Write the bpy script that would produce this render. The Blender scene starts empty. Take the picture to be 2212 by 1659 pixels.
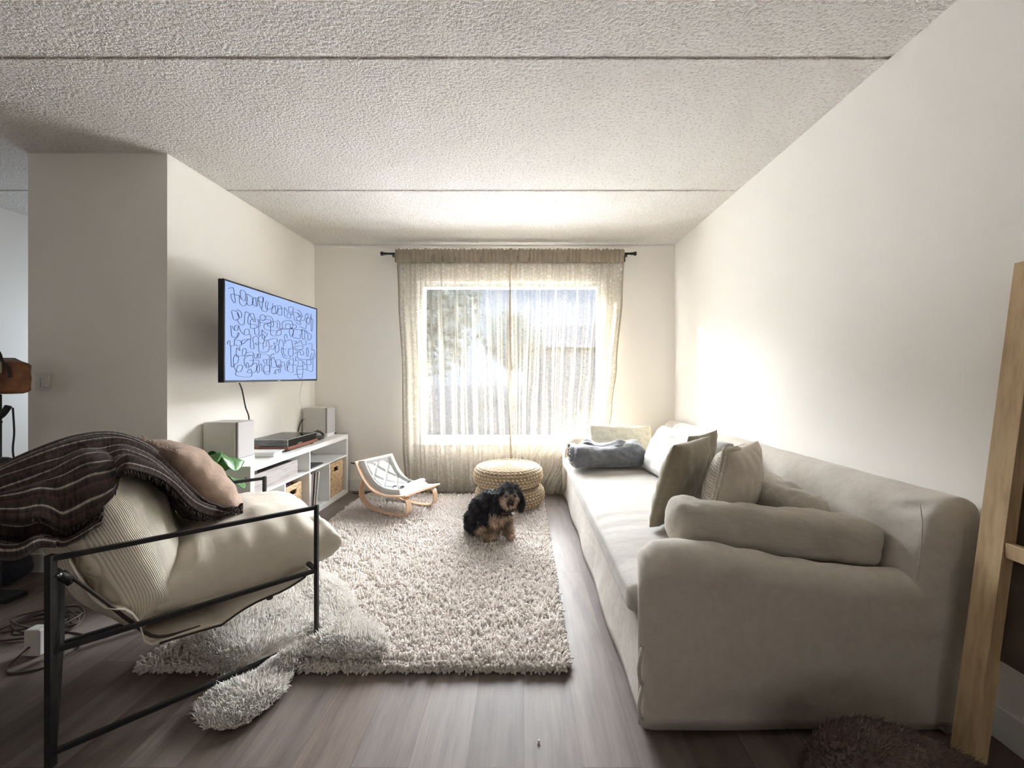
import bpy, bmesh, math, random
import numpy as np
from mathutils import Vector, Matrix, noise

# ------------------------------------------------------------------ camera, world, sun, exposure
SC = bpy.context.scene
COL = SC.collection
EYE = 1.20                      # camera height; the room's depth runs along +Y
F = 860.0                       # focal length in pixels of the 2212 px wide frame

cam_d = bpy.data.cameras.new('camera')
cam = bpy.data.objects.new('camera', cam_d)
COL.objects.link(cam)
cam.location = (0, 0, EYE)
cam.rotation_euler = (math.radians(90), 0, 0)
cam_d.sensor_width = 36.0
cam_d.lens = 36.0 * F / 2212.0
cam_d.shift_x = -26.0 / 2212.0
cam_d.shift_y = -17.5 / 2212.0
cam_d.clip_start = 0.02
cam_d.clip_end = 200
SC.camera = cam

SC.view_settings.view_transform = 'Standard'
SC.view_settings.look = 'None'
SC.view_settings.gamma = 1
SC.view_settings.use_curve_mapping = False
SC.view_settings.exposure = 2.68
SC.cycles.use_denoising = True
SC.cycles.max_bounces = 12
SC.cycles.diffuse_bounces = 7
SC.cycles.glossy_bounces = 3
SC.cycles.transmission_bounces = 4
SC.cycles.transparent_max_bounces = 12
SC.cycles.caustics_reflective = False
SC.cycles.caustics_refractive = False
SC.cycles.sample_clamp_indirect = 6.0
SC.cycles.use_adaptive_sampling = True
SC.cycles.adaptive_threshold = 0.02

world = bpy.data.worlds.new('sky')
SC.world = world
world.use_nodes = True
wn = world.node_tree
wn.nodes.clear()
w_out = wn.nodes.new('ShaderNodeOutputWorld')
w_bg = wn.nodes.new('ShaderNodeBackground')
w_tc = wn.nodes.new('ShaderNodeTexCoord')
w_sep = wn.nodes.new('ShaderNodeSeparateXYZ')
w_rmp = wn.nodes.new('ShaderNodeValToRGB')
wn.links.new(w_tc.outputs['Generated'], w_sep.inputs[0])
wn.links.new(w_sep.outputs['Z'], w_rmp.inputs[0])
wn.links.new(w_rmp.outputs[0], w_bg.inputs[0])
wn.links.new(w_bg.outputs[0], w_out.inputs[0])
cr = w_rmp.color_ramp            # bright hazy sky, brighter overhead than at the horizon
cr.elements[0].position = 0.0
cr.elements[0].color = (0.0084, 0.0095, 0.0112, 1)
cr.elements[1].position = 0.75
cr.elements[1].color = (0.52, 0.54, 0.58, 1)
e = cr.elements.new(0.235); e.color = (0.0074, 0.0092, 0.0124, 1)
e = cr.elements.new(0.31); e.color = (0.93, 0.96, 1.0, 1)
e = cr.elements.new(0.48); e.color = (0.93, 0.96, 1.0, 1)
w_bg.inputs[1].default_value = 18.0

sun_d = bpy.data.lights.new('sun', 'SUN')
sun_d.energy = 5.0
sun_d.color = (1.0, 0.92, 0.80)
sun_d.angle = math.radians(1.2)
sun = bpy.data.objects.new('sun', sun_d)
COL.objects.link(sun)
sun.location = (-12, 12, 7)
sun.rotation_euler = Vector((1.0, -0.73, -0.50)).to_track_quat('-Z', 'Y').to_euler()

# daylight portal in the window opening (guides sampling of the sky, adds no light)
por_d = bpy.data.lights.new('window_portal', 'AREA')
por_d.shape = 'RECTANGLE'; por_d.size = 1.94; por_d.size_y = 1.70
por_d.cycles.is_portal = True
por = bpy.data.objects.new('window_portal', por_d)
COL.objects.link(por)
por.location = (-0.14, 4.33, 1.35)
por.rotation_euler = Vector((0, -1, 0)).to_track_quat('-Z', 'Z').to_euler()

# daylight from the left room's window; added fill light behind the camera
def area(name, loc, direction, sx, sy, power, color):
    d = bpy.data.lights.new(name, 'AREA')
    d.shape = 'RECTANGLE'; d.size = sx; d.size_y = sy
    d.energy = power; d.color = color
    o = bpy.data.objects.new(name, d)
    COL.objects.link(o)
    o.location = loc
    o.rotation_euler = Vector(direction).to_track_quat('-Z', 'Z').to_euler()
    return o
area('kitchen_window_light', (-3.65, 4.0, 1.3), (0, -1, 0), 0.9, 1.3, 1.6, (0.75, 0.86, 1.0))
area('rear_fill_light', (-0.6, -3.9, 1.5), (0, 1, 0.1), 2.6, 1.6, 3.6, (1.0, 0.96, 0.92))

# ------------------------------------------------------------------ helpers
def link(o, parent=None):
    COL.objects.link(o)
    if parent is not None:
        o.parent = parent
    return o

def rootloc(parent):
    v = Vector((0, 0, 0))
    while parent is not None:
        v = v + parent.location
        parent = parent.parent
    return v

def tag(o, label=None, cat=None, group=None, kind=None):
    if label: o['label'] = label
    if cat: o['category'] = cat
    if group: o['group'] = group
    if kind: o['kind'] = kind
    return o

def thing(name, label, cat, loc, group=None):
    o = bpy.data.objects.new(name, None)
    o.empty_display_size = 0.05
    COL.objects.link(o)
    o.location = loc
    return tag(o, label, cat, group)

def mk(name, verts, faces, mat, parent=None, M=None, smooth=True, uvs=None, origin=None, cols=None, sub=0, solid=0, mats=None, fmat=None):
    """one mesh object; verts are world coordinates (or local ones placed by M)"""
    V = np.asarray(verts, dtype=float).reshape(-1, 3)
    if M is None:
        if origin is None:
            lo, hi = V.min(0), V.max(0)
            origin = ((lo[0]+hi[0])/2, (lo[1]+hi[1])/2, lo[2])
        V = V - np.array(origin)
    me = bpy.data.meshes.new(name)
    if isinstance(faces, np.ndarray) and faces.ndim == 2:
        n, k = faces.shape
        me.vertices.add(len(V)); me.vertices.foreach_set('co', V.ravel())
        me.loops.add(n*k); me.loops.foreach_set('vertex_index', faces.ravel().astype(np.int32))
        me.polygons.add(n); me.polygons.foreach_set('loop_start', np.arange(0, n*k, k, dtype=np.int32))
        me.polygons.foreach_set('loop_total', np.full(n, k, dtype=np.int32))
        me.update(calc_edges=True)
    else:
        me.from_pydata([tuple(v) for v in V], [], [tuple(int(i) for i in f) for f in faces])
        me.update()
    if uvs is not None:
        U = np.asarray(uvs, dtype=float)
        lay = me.uv_layers.new(name='UVMap')
        li = np.zeros(len(me.loops), dtype=np.int32)
        me.loops.foreach_get('vertex_index', li)
        lay.data.foreach_set('uv', U[li].ravel())
    if cols is not None:
        Cc = np.asarray(cols, dtype=float)
        if Cc.shape[1] == 3: Cc = np.hstack([Cc, np.ones((len(Cc), 1))])
        at = me.color_attributes.new(name='Col', type='FLOAT_COLOR', domain='POINT')
        at.data.foreach_set('color', Cc.ravel())
    if mats:
        for m in mats: me.materials.append(m)
        me.polygons.foreach_set('material_index', np.array(fmat, dtype=np.int32))
    elif mat is not None:
        me.materials.append(mat)
    if smooth:
        me.polygons.foreach_set('use_smooth', np.ones(len(me.polygons), dtype=bool))
    o = bpy.data.objects.new(name, me)
    link(o, parent)
    rl = rootloc(parent) if parent is not None else Vector((0, 0, 0))
    if M is None:
        o.location = Vector(origin) - rl
    else:
        o.matrix_basis = Matrix.Translation(-rl) @ M
    if solid:
        s = o.modifiers.new('solid', 'SOLIDIFY'); s.thickness = abs(solid); s.offset = 0 if solid > 0 else -1
    if sub:
        s = o.modifiers.new('sub', 'SUBSURF'); s.levels = sub; s.render_levels = sub
    return o

class MB:
    """collects primitive shapes into one mesh"""
    def __init__(self): self.v = []; self.f = []
    def add(self, verts, faces):
        n = len(self.v)
        self.v += [tuple(p) for p in verts]
        self.f += [tuple(i+n for i in f) for f in faces]
        return self
    def box(self, a, b, M=None, bev=0.0, seg=2):
        bm = bmesh.new()
        bmesh.ops.create_cube(bm, size=1)
        for v in bm.verts:
            v.co = Vector((a[0] + (v.co.x+.5)*(b[0]-a[0]), a[1] + (v.co.y+.5)*(b[1]-a[1]), a[2] + (v.co.z+.5)*(b[2]-a[2])))
        if bev > 0:
            bmesh.ops.bevel(bm, geom=bm.edges[:], offset=bev, segments=seg, profile=.6, affect='EDGES')
        if M is not None: bm.transform(M)
        self.add([v.co.copy() for v in bm.verts], [[v.index for v in f.verts] for f in bm.faces])
        bm.free()
        return self
    def tube(self, pts, r, n=10, closed=False, sq=False):
        V, Fc = tube_mesh(pts, r, n, closed, sq)
        return self.add(V, Fc)
    def lathe(self, prof, n=32, c=(0, 0, 0), M=None):
        V = []; Fc = []
        k = len(prof)
        for i in range(n):
            a = 2*math.pi*i/n
            for (r, z) in prof:
                p = Vector((r*math.cos(a), r*math.sin(a), z))
                if M is not None: p = M @ p
                V.append(p + Vector(c))
        for i in range(n):
            for j in range(k-1):
                Fc.append((i*k+j, ((i+1) % n)*k+j, ((i+1) % n)*k+j+1, i*k+j+1))
        return self.add(V, Fc)
    def ball(self, c, r, sc=(1, 1, 1), n=14):
        prof = [(max(1e-5, math.sin(math.pi*j/n)), -math.cos(math.pi*j/n)) for j in range(n+1)]
        V = []; Fc = []; k = n+1; m = n*2
        for i in range(m):
            a = 2*math.pi*i/m
            for (rr, z) in prof:
                V.append((c[0]+r*sc[0]*rr*math.cos(a), c[1]+r*sc[1]*rr*math.sin(a), c[2]+r*sc[2]*z))
        for i in range(m):
            for j in range(n):
                Fc.append((i*k+j, ((i+1) % m)*k+j, ((i+1) % m)*k+j+1, i*k+j+1))
        return self.add(V, Fc)
    def build(self, name, mat, parent=None, **kw):
        return mk(name, self.v, self.f, mat, parent, **kw)

def smooth_path(pts, k=6, closed=False):
    P = [Vector(p) for p in pts]
    n = len(P); out = []
    rng = range(n) if closed else range(n-1)
    for i in rng:
        p0 = P[(i-1) % n] if (closed or i > 0) else P[0]
        p1 = P[i]; p2 = P[(i+1) % n]
        p3 = P[(i+2) % n] if (closed or i+2 < n) else P[-1]
        for j in range(k):
            t = j/k
            out.append(0.5*((2*p1) + (p2-p0)*t + (2*p0-5*p1+4*p2-p3)*t*t + (3*p1-p0-3*p2+p3)*t**3))
    if not closed: out.append(P[-1])
    return out

def tube_mesh(pts, r, n=10, closed=False, sq=False):
    P = [Vector(p) for p in pts]
    m = len(P)
    rr = r if hasattr(r, '__len__') else [r]*m
    V = []; Fc = []
    prev = None
    for i in range(m):
        if closed: t = P[(i+1) % m]-P[(i-1) % m]
        else: t = P[min(i+1, m-1)]-P[max(i-1, 0)]
        if t.length < 1e-9: t = Vector((0, 0, 1))
        t.normalize()
        if prev is None:
            up = Vector((0, 0, 1)) if abs(t.z) < .9 else Vector((1, 0, 0))
            a = t.cross(up).normalized()
        else:
            a = prev - t*prev.dot(t)
            a = a.normalized() if a.length > 1e-6 else prev
        prev = a
        b = t.cross(a)
        for j in range(n):
            ang = 2*math.pi*(j+.5)/n
            V.append(P[i] + (a*math.cos(ang) + b*math.sin(ang))*rr[i]*(1.414 if sq else 1))
    for i in range(m if closed else m-1):
        for j in range(n):
            i2 = (i+1) % m
            Fc.append((i*n+j, i*n+(j+1) % n, i2*n+(j+1) % n, i2*n+j))
    if not closed:
        Fc.append(tuple(range(n-1, -1, -1))); Fc.append(tuple((m-1)*n+j for j in range(n)))
    return V, Fc

def grid(fn, nu, nv, closed_u=False):
    """verts, faces, uvs from fn(u, v) -> (x, y, z), u and v in 0..1"""
    V = []; U = []
    for i in range(nu+1 if not closed_u else nu):
        for j in range(nv+1):
            u, v = i/nu, j/nv
            V.append(tuple(fn(u, v))); U.append((u, v))
    Fc = []
    k = nv+1
    for i in range(nu):
        i2 = (i+1) % nu if closed_u else i+1
        for j in range(nv):
            Fc.append((i*k+j, i2*k+j, i2*k+j+1, i*k+j+1))
    return V, np.array(Fc), U

def frame_matrix(origin, xdir, zdir):
    """orthonormal placement: local x along xdir, local z near zdir"""
    x = Vector(xdir).normalized(); z = Vector(zdir)
    z = (z - x*z.dot(x)).normalized()
    y = z.cross(x)
    M = Matrix((x, y, z)).transposed().to_4x4()
    M.translation = Vector(origin)
    return M

def nz(x, y, z=0.0):
    return noise.noise(Vector((x, y, z)))

# ------------------------------------------------------------------ materials
MATS = {}
def nodes_of(name):
    m = bpy.data.materials.new(name)
    m.use_nodes = True
    nt = m.node_tree
    return m, nt, nt.nodes['Principled BSDF']

def coord(nt, kind='Object', scale=(1, 1, 1), rot=(0, 0, 0)):
    tc = nt.nodes.new('ShaderNodeTexCoord'); mp = nt.nodes.new('ShaderNodeMapping')
    mp.inputs['Scale'].default_value = scale; mp.inputs['Rotation'].default_value = rot
    nt.links.new(tc.outputs[kind], mp.inputs[0])
    return mp.outputs[0]

def noise_node(nt, vec, scale, detail=3, rough=.55):
    n = nt.nodes.new('ShaderNodeTexNoise')
    n.inputs['Scale'].default_value = scale; n.inputs['Detail'].default_value = detail
    n.inputs['Roughness'].default_value = rough
    nt.links.new(vec, n.inputs['Vector'])
    return n.outputs['Fac']

def ramp(nt, fac, stops):
    r = nt.nodes.new('ShaderNodeValToRGB')
    nt.links.new(fac, r.inputs[0])
    el = r.color_ramp.elements
    while len(el) > 1: el.remove(el[-1])
    el[0].position, el[0].color = stops[0][0], (*stops[0][1], 1)
    for p, c in stops[1:]:
        x = el.new(p); x.color = (*c, 1)
    return r.outputs[0]

def bump(nt, h, strength, dist, prev=None):
    b = nt.nodes.new('ShaderNodeBump')
    b.inputs['Strength'].default_value = strength; b.inputs['Distance'].default_value = dist
    nt.links.new(h, b.inputs['Height'])
    if prev is not None: nt.links.new(prev, b.inputs['Normal'])
    return b.outputs[0]

def plain(name, col, rough=.5, metal=0.0, spec=.5, emis=None, est=0):
    if name in MATS: return MATS[name]
    m, nt, b = nodes_of(name)
    b.inputs['Base Color'].default_value = (*col, 1)
    b.inputs['Roughness'].default_value = rough
    b.inputs['Metallic'].default_value = metal
    b.inputs['Specular IOR Level'].default_value = spec
    if emis:
        b.inputs['Emission Color'].default_value = (*emis, 1)
        b.inputs['Emission Strength'].default_value = est
    MATS[name] = m
    return m

def mottled(name, c1, c2, scale=20, rough=.6, bs=.2, bd=.002, bscale=None, detail=4, stretch=(1, 1, 1), spec=.4, kind='Object', metal=0):
    if name in MATS: return MATS[name]
    m, nt, b = nodes_of(name)
    v = coord(nt, kind, stretch)
    f = noise_node(nt, v, scale, detail)
    nt.links.new(ramp(nt, f, [(.3, c1), (.7, c2)]), b.inputs['Base Color'])
    f2 = noise_node(nt, v, bscale or scale*3, detail)
    nt.links.new(bump(nt, f2, bs, bd), b.inputs['Normal'])
    b.inputs['Roughness'].default_value = rough
    b.inputs['Specular IOR Level'].default_value = spec
    b.inputs['Metallic'].default_value = metal
    MATS[name] = m
    return m

def fabric(name, c1, c2, weave=900, wr=.25, wscale=7, wdist=.012, fine=.25, sheen=.15, stretch=(1, 1, 1)):
    """woven cloth: large soft creases plus a fine thread bump"""
    if name in MATS: return MATS[name]
    m, nt, b = nodes_of(name)
    v = coord(nt, 'Object', stretch)
    f = noise_node(nt, v, 30, 5, .7)
    nt.links.new(ramp(nt, f, [(.3, c1), (.7, c2)]), b.inputs['Base Color'])
    cz = noise_node(nt, v, wscale, 3, .5)
    n1 = bump(nt, cz, wr, wdist)
    th = noise_node(nt, coord(nt, 'Object', (1, 1, 1)), weave, 1)
    n2 = bump(nt, th, fine, .001, n1)
    nt.links.new(n2, b.inputs['Normal'])
    b.inputs['Roughness'].default_value = .9
    b.inputs['Specular IOR Level'].default_value = .15
    b.inputs['Sheen Weight'].default_value = sheen
    b.inputs['Sheen Roughness'].default_value = .5
    MATS[name] = m
    return m

def vcol(name, rough=.7, spec=.3, sheen=0.0):
    if name in MATS: return MATS[name]
    m, nt, b = nodes_of(name)
    a = nt.nodes.new('ShaderNodeAttribute'); a.attribute_name = 'Col'
    nt.links.new(a.outputs['Color'], b.inputs['Base Color'])
    b.inputs['Roughness'].default_value = rough
    b.inputs['Specular IOR Level'].default_value = spec
    b.inputs['Sheen Weight'].default_value = sheen
    MATS[name] = m
    return m
# ------------------------------------------------------------------ the room
CEIL = 2.564; BACK = 4.16; LEFT = -2.187; RIGHT = 1.572

def paint(name, c1, c2):
    m, nt, b = nodes_of(name)
    v = coord(nt, 'Object')
    nt.links.new(ramp(nt, noise_node(nt, v, 1.5, 2), [(.3, c1), (.7, c2)]), b.inputs['Base Color'])
    nt.links.new(bump(nt, noise_node(nt, v, 160, 2), .12, .002), b.inputs['Normal'])
    b.inputs['Roughness'].default_value = .62
    b.inputs['Specular IOR Level'].default_value = .25
    return m
wall_m = paint('wall_paint', (.865, .838, .790), (.885, .858, .812))
trim_m = plain('trim_paint', (.82, .81, .78), .4)

m, nt, b = nodes_of('stippled_ceiling'); ceil_m = m
v = coord(nt, 'Object', (1, 1.25, 1))
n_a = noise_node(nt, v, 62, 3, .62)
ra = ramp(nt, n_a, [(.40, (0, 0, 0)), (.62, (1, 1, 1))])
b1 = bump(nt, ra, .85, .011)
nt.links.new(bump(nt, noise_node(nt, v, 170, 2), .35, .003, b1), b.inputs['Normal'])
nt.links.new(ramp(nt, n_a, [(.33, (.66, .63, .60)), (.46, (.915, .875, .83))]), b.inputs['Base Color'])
b.inputs['Roughness'].default_value = .95
b.inputs['Specular IOR Level'].default_value = .1

m, nt, b = nodes_of('vinyl_plank_floor'); floor_m = m
v = coord(nt, 'Object', (1, 1, 1), (0, 0, math.radians(90)))
bk = nt.nodes.new('ShaderNodeTexBrick')
bk.offset = .37; bk.offset_frequency = 2
bk.inputs['Scale'].default_value = 1.0
bk.inputs['Brick Width'].default_value = 1.22
bk.inputs['Row Height'].default_value = .178
bk.inputs['Mortar Size'].default_value = .0009
bk.inputs['Mortar Smooth'].default_value = .2
bk.inputs['Bias'].default_value = -.05
bk.inputs['Color1'].default_value = (0, 0, 0, 1)
bk.inputs['Color2'].default_value = (1, 1, 1, 1)
bk.inputs['Mortar'].default_value = (.5, .5, .5, 1)
nt.links.new(v, bk.inputs['Vector'])
# offset the grain per plank so that boards do not run into one another
add = nt.nodes.new('ShaderNodeVectorMath'); add.operation = 'MULTIPLY_ADD'
nt.links.new(bk.outputs['Color'], add.inputs[0]); add.inputs[1].default_value = (7, 9, 5)
nt.links.new(v, add.inputs[2])
mp = nt.nodes.new('ShaderNodeMapping'); mp.inputs['Scale'].default_value = (1.1, 9, 1)
nt.links.new(add.outputs[0], mp.inputs[0])
g1 = noise_node(nt, mp.outputs[0], 2.2, 5, .6)
mp2 = nt.nodes.new('ShaderNodeMapping'); mp2.inputs['Scale'].default_value = (2.5, 60, 1)
nt.links.new(add.outputs[0], mp2.inputs[0])
g2 = noise_node(nt, mp2.outputs[0], 3, 3, .7)
tone = ramp(nt, bk.outputs['Color'], [(0, (.118, .093, .080)), (.35, (.155, .127, .113)), (.7, (.190, .160, .144)), (1, (.165, .126, .102))])
gr = ramp(nt, g1, [(.25, (.60, .57, .55)), (.5, (.95, .93, .92)), (.72, (1.12, 1.10, 1.08))])
gr2 = ramp(nt, g2, [(.25, (.82, .81, .80)), (.6, (1.04, 1.04, 1.04))])
mu = nt.nodes.new('ShaderNodeMixRGB'); mu.blend_type = 'MULTIPLY'; mu.inputs[0].default_value = 1
nt.links.new(tone, mu.inputs[1]); nt.links.new(gr, mu.inputs[2])
mu2 = nt.nodes.new('ShaderNodeMixRGB'); mu2.blend_type = 'MULTIPLY'; mu2.inputs[0].default_value = 1
nt.links.new(mu.outputs[0], mu2.inputs[1]); nt.links.new(gr2, mu2.inputs[2])
mo = nt.nodes.new('ShaderNodeMixRGB'); mo.blend_type = 'MULTIPLY'
nt.links.new(bk.outputs['Fac'], mo.inputs[0]); nt.links.new(mu2.outputs[0], mo.inputs[1]); mo.inputs[2].default_value = (.55, .5, .47, 1)
nt.links.new(mo.outputs[0], b.inputs['Base Color'])
nt.links.new(bump(nt, g2, .12, .001), b.inputs['Normal'])
b.inputs['Roughness'].default_value = .5
b.inputs['Specular IOR Level'].default_value = .26

def struct(name, mb, mat, origin=(0, 0, 0), **kw):
    o = mb.build(name, mat, None, smooth=False, origin=origin, **kw)
    o['kind'] = 'structure'
    return o

struct('floor', MB().box((-4.4, -4.2, -.12), (RIGHT+.15, BACK+.17, 0)), floor_m)
# ceiling of precast slabs; the joints between them run across the room
cb = MB()
joints = [1.708, 2.928]
edges = [-4.2, -1.95, -.73, .49] + joints + [BACK+.2]
g = .010
for i in range(len(edges)-1):
    y0 = edges[i] + (g if i > 0 else 0); y1 = edges[i+1] - (g if i < len(edges)-2 else 0)
    cb.box((-4.4, y0, CEIL), (RIGHT+.15, y1, CEIL+.03))
cb.box((-4.4, -4.2, CEIL+.009), (RIGHT+.15, BACK+.2, CEIL+.16))
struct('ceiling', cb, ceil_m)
struct('wall_right', MB().box((RIGHT, -4.2, 0), (RIGHT+.15, BACK+.17, CEIL)), wall_m)
WX0, WX1, WZ0, WZ1 = -1.107, .827, .508, 2.187
bw = MB()
bw.box((LEFT-.1, BACK, 0), (WX0, BACK+.17, CEIL)).box((WX1, BACK, 0), (RIGHT, BACK+.17, CEIL))
bw.box((WX0, BACK, 0), (WX1, BACK+.17, WZ0)).box((WX0, BACK, WZ1), (WX1, BACK+.17, CEIL))
struct('wall_back', bw, wall_m)
struct('wall_left', MB().box((-3.04, 2.44, 0), (LEFT, BACK, CEIL)), wall_m)
struct('wall_kitchen', MB().box((-4.4, -4.2, 0), (-4.24, BACK+.17, CEIL)).box((-4.24, BACK, 0), (-3.04, BACK+.17, CEIL)), wall_m)
struct('wall_rear', MB().box((-4.4, -4.35, 0), (RIGHT+.15, -4.2, CEIL)), wall_m)

def baseboard(name, a, b):
    struct(name, MB().box(a, b, bev=.003, seg=1), trim_m)
baseboard('baseboard_back', (LEFT, BACK-.014, 0), (RIGHT, BACK, .125))
baseboard('baseboard_left', (LEFT, 2.44, 0), (LEFT+.014, BACK-.014, .115))
baseboard('baseboard_pillar', (-3.04, 2.426, 0), (LEFT+.014, 2.44, .115))
baseboard('baseboard_right', (RIGHT-.014, -4.2, 0), (RIGHT, BACK-.014, .115))
struct('trim_1', MB().box((LEFT, BACK-.018, CEIL-.026), (RIGHT, BACK, CEIL-.001), bev=.006, seg=2), trim_m)

# window: painted casing, white vinyl frame, pane
wf = MB()
t = .055
wf.box((WX0, BACK+.02, WZ0), (WX0+t, BACK+.13, WZ1)).box((WX1-t, BACK+.02, WZ0), (WX1, BACK+.13, WZ1))
wf.box((WX0+t, BACK+.02, WZ1-t), (WX1-t, BACK+.13, WZ1)).box((WX0+t, BACK+.02, WZ0), (WX1-t, BACK+.13, WZ0+t))
wf.box((WX0-.05, BACK-.02, WZ0-.03), (WX1+.05, BACK+.02, WZ0), bev=.004)
win = struct('window_1', wf, plain('window_vinyl', (.85, .86, .87), .35))
m = bpy.data.materials.new('window_glass'); m.use_nodes = True
nt = m.node_tree; nt.nodes.clear()
o_ = nt.nodes.new('ShaderNodeOutputMaterial'); mx = nt.nodes.new('ShaderNodeMixShader')
tr = nt.nodes.new('ShaderNodeBsdfTransparent'); gl = nt.nodes.new('ShaderNodeBsdfGlossy')
gl.inputs['Roughness'].default_value = .02; mx.inputs[0].default_value = .06
tr.inputs[0].default_value = (.97, .98, .98, 1)
nt.links.new(tr.outputs[0], mx.inputs[1]); nt.links.new(gl.outputs[0], mx.inputs[2]); nt.links.new(mx.outputs[0], o_.inputs[0])
pane = MB().box((WX0+t-.004, BACK+.07, WZ0+t-.004), (WX1-t+.004, BACK+.076, WZ1-t+.004)).build('pane', m, win, smooth=False)
# unseen overhang and side wall, added outside to shape the sun patch
struct('sun_blocker_top', MB().box((-3.2, BACK+.17, 2.72), (2.4, BACK+1.02, 2.84)), plain('blocker_paint', (.7, .7, .68), .6))
struct('sun_blocker_side', MB().box((-1.95, BACK+.17, -.6), (-1.80, BACK+1.22, 2.72)), wall_m)

# light switch on the pillar
ls = thing('light_switch', 'white double rocker light switch on the shaded end of the left wall', 'light switch', (-2.92, 2.436, 1.12))
MB().box((-2.985, 2.430, 1.115), (-2.905, 2.4405, 1.215), bev=.002).build('plate', plain('switch_plastic', (.78, .77, .74), .4), ls)
for dx in (-2.978, -2.942):
    MB().box((dx, 2.425, 1.135), (dx+.030, 2.431, 1.195), bev=.002).build('rocker_key', MATS['switch_plastic'], ls)
# ------------------------------------------------------------------ cloth shapes
def pillow_mesh(w, h, t, n=30, pinch=.07, wr=.006, seed=0, puff=.5, sag=0.0, seam_fold=.004, lump=.01, rc=.15):
    """closed cushion: local x width, z height, y thickness; returns verts, faces, uvs (uv in metres)"""
    V = []; U = []; idx = {}
    def P(u, v, s):
        eu = max(0, 1-abs(u)**2.2); ev = max(0, 1-abs(v)**2.2)
        th = (eu**puff)*(ev**puff)
        x = w/2*u*(1-pinch*(1-v*v)*abs(u))
        z = h/2*v*(1-pinch*(1-u*u)*abs(v))
        cf = 1-rc*(1-(abs(u)**4+abs(v)**4+1e-9)**-.25) if max(abs(u), abs(v)) > .3 and abs(u)**4+abs(v)**4 > 1 else 1
        x *= cf; z *= cf
        edge = max(abs(u), abs(v))
        rim = (edge**3)*(1-edge**14)
        if abs(u) > abs(v): fold = math.sin(v*17+seed*3+2*nz(v*3, seed))*rim
        else: fold = math.sin(u*17+seed*5+2*nz(u*3, seed+4))*rim
        y = t/2*th + seam_fold*fold
        y += th*(lump*nz(u*1.5+seed, v*1.5, s*3.1) + wr*nz(u*4.5+seed, v*3.5-seed, s*2.0+5))
        z -= sag*(1-v)*.5*0 + sag*(1-abs(v))*th*.4
        return (x, s*y, z)
    F_ = []
    ids = [[[None]*(n+1) for _ in range(n+1)] for _ in range(2)]
    def warp(k):
        a = -1+2*k/n
        return math.sin(a*math.pi/2)*.6+a*.4
    for si, s in enumerate((1, -1)):
        for i in range(n+1):
            for j in range(n+1):
                if si == 1 and (i in (0, n) or j in (0, n)):
                    ids[1][i][j] = ids[0][i][j]; continue
                u, v = warp(i), warp(j)
                ids[si][i][j] = len(V); V.append(P(u, v, s)); U.append((u*w/2, v*h/2))
    for si in (0, 1):
        for i in range(n):
            for j in range(n):
                q = (ids[si][i][j], ids[si][i][j+1], ids[si][i+1][j+1], ids[si][i+1][j])
                F_.append(q if si == 0 else q[::-1])
    return V, np.array(F_), U

SEAT_TOP = ((0, 0, .468), (0, 0, 1))
SEAT_BACK = ((1.285, 0, .30), (-1, 0, .19))
def press(V, M, planes):
    """flatten a soft thing where it rests against a surface"""
    W = [M @ Vector(p) for p in V]
    Mi = M.inverted()
    for (p, n) in planes:
        p = Vector(p); n = Vector(n).normalized()
        for k, w_ in enumerate(W):
            d = (w_-p).dot(n)
            if d < 0: W[k] = w_-n*d*(1-.0015/(abs(d)+.01))
    return [Mi @ w_ for w_ in W]

def pillow(name, mat, M, w, h, t, parent=None, rest=(), **kw):
    V, Fc, U = pillow_mesh(w, h, t, **kw)
    V = press(V, M, rest)
    return mk(name, V, Fc, mat, parent, M=M, uvs=U)

def bolster_mesh(L, ry, rz, n=48, m=40, p=2.4, endr=.35, seed=0, wr=.012, droop=0.0):
    """long round-ended cushion along local x"""
    V = []; Fc = []; U = []
    for i in range(n+1):
        s = -1+2*i/n
        s = math.sin(s*math.pi/2)*.5+s*.5
        x = s*L/2
        d = max(0, (abs(s)-(1-endr))/endr)
        k = max(.015, (1-d**2.6))**.5
        k *= 1+.04*nz(s*3+seed, 3)
        for j in range(m):
            a = 2*math.pi*j/m
            c, sn = math.cos(a), math.sin(a)
            q = (abs(c)**p+abs(sn)**p)**(-1/p)
            r = k*q*(1+wr/ry*(nz(s*5+seed, c*1.6, sn*1.6)+.5*nz(s*13+seed, c*3, sn*3)))
            V.append((x, ry*c*r, rz*sn*r - droop*s))
            U.append((x, j/m))
    for i in range(n):
        for j in range(m):
            Fc.append((i*m+j, i*m+(j+1) % m, (i+1)*m+(j+1) % m, (i+1)*m+j))
    Fc.append(tuple(range(m-1, -1, -1))); Fc.append(tuple(n*m+j for j in range(m)))
    return V, [tuple(f) for f in Fc], U

def ring_loft(rings, cap=True):
    m = len(rings[0]); V = [p for r in rings for p in r]; Fc = []
    for i in range(len(rings)-1):
        for j in range(m):
            Fc.append((i*m+j, i*m+(j+1) % m, (i+1)*m+(j+1) % m, (i+1)*m+j))
    if cap:
        Fc.append(tuple(range(m-1, -1, -1))); Fc.append(tuple((len(rings)-1)*m+j for j in range(m)))
    return V, Fc

def lerp(a, b, t): return a+(b-a)*t
def interp(tab, x):
    if x <= tab[0][0]: return tab[0][1]
    for (x0, y0), (x1, y1) in zip(tab, tab[1:]):
        if x <= x1:
            t = (x-x0)/(x1-x0); t = t*t*(3-2*t)
            return lerp(y0, y1, t)
    return tab[-1][1]

from mathutils.bvhtree import BVHTree
def bvh_of(o):
    M = o.matrix_basis.copy()
    if o.parent is not None: M = Matrix.Translation(rootloc(o.parent)) @ M
    return BVHTree.FromPolygons([M @ v.co for v in o.data.vertices], [tuple(p.vertices) for p in o.data.polygons])

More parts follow.
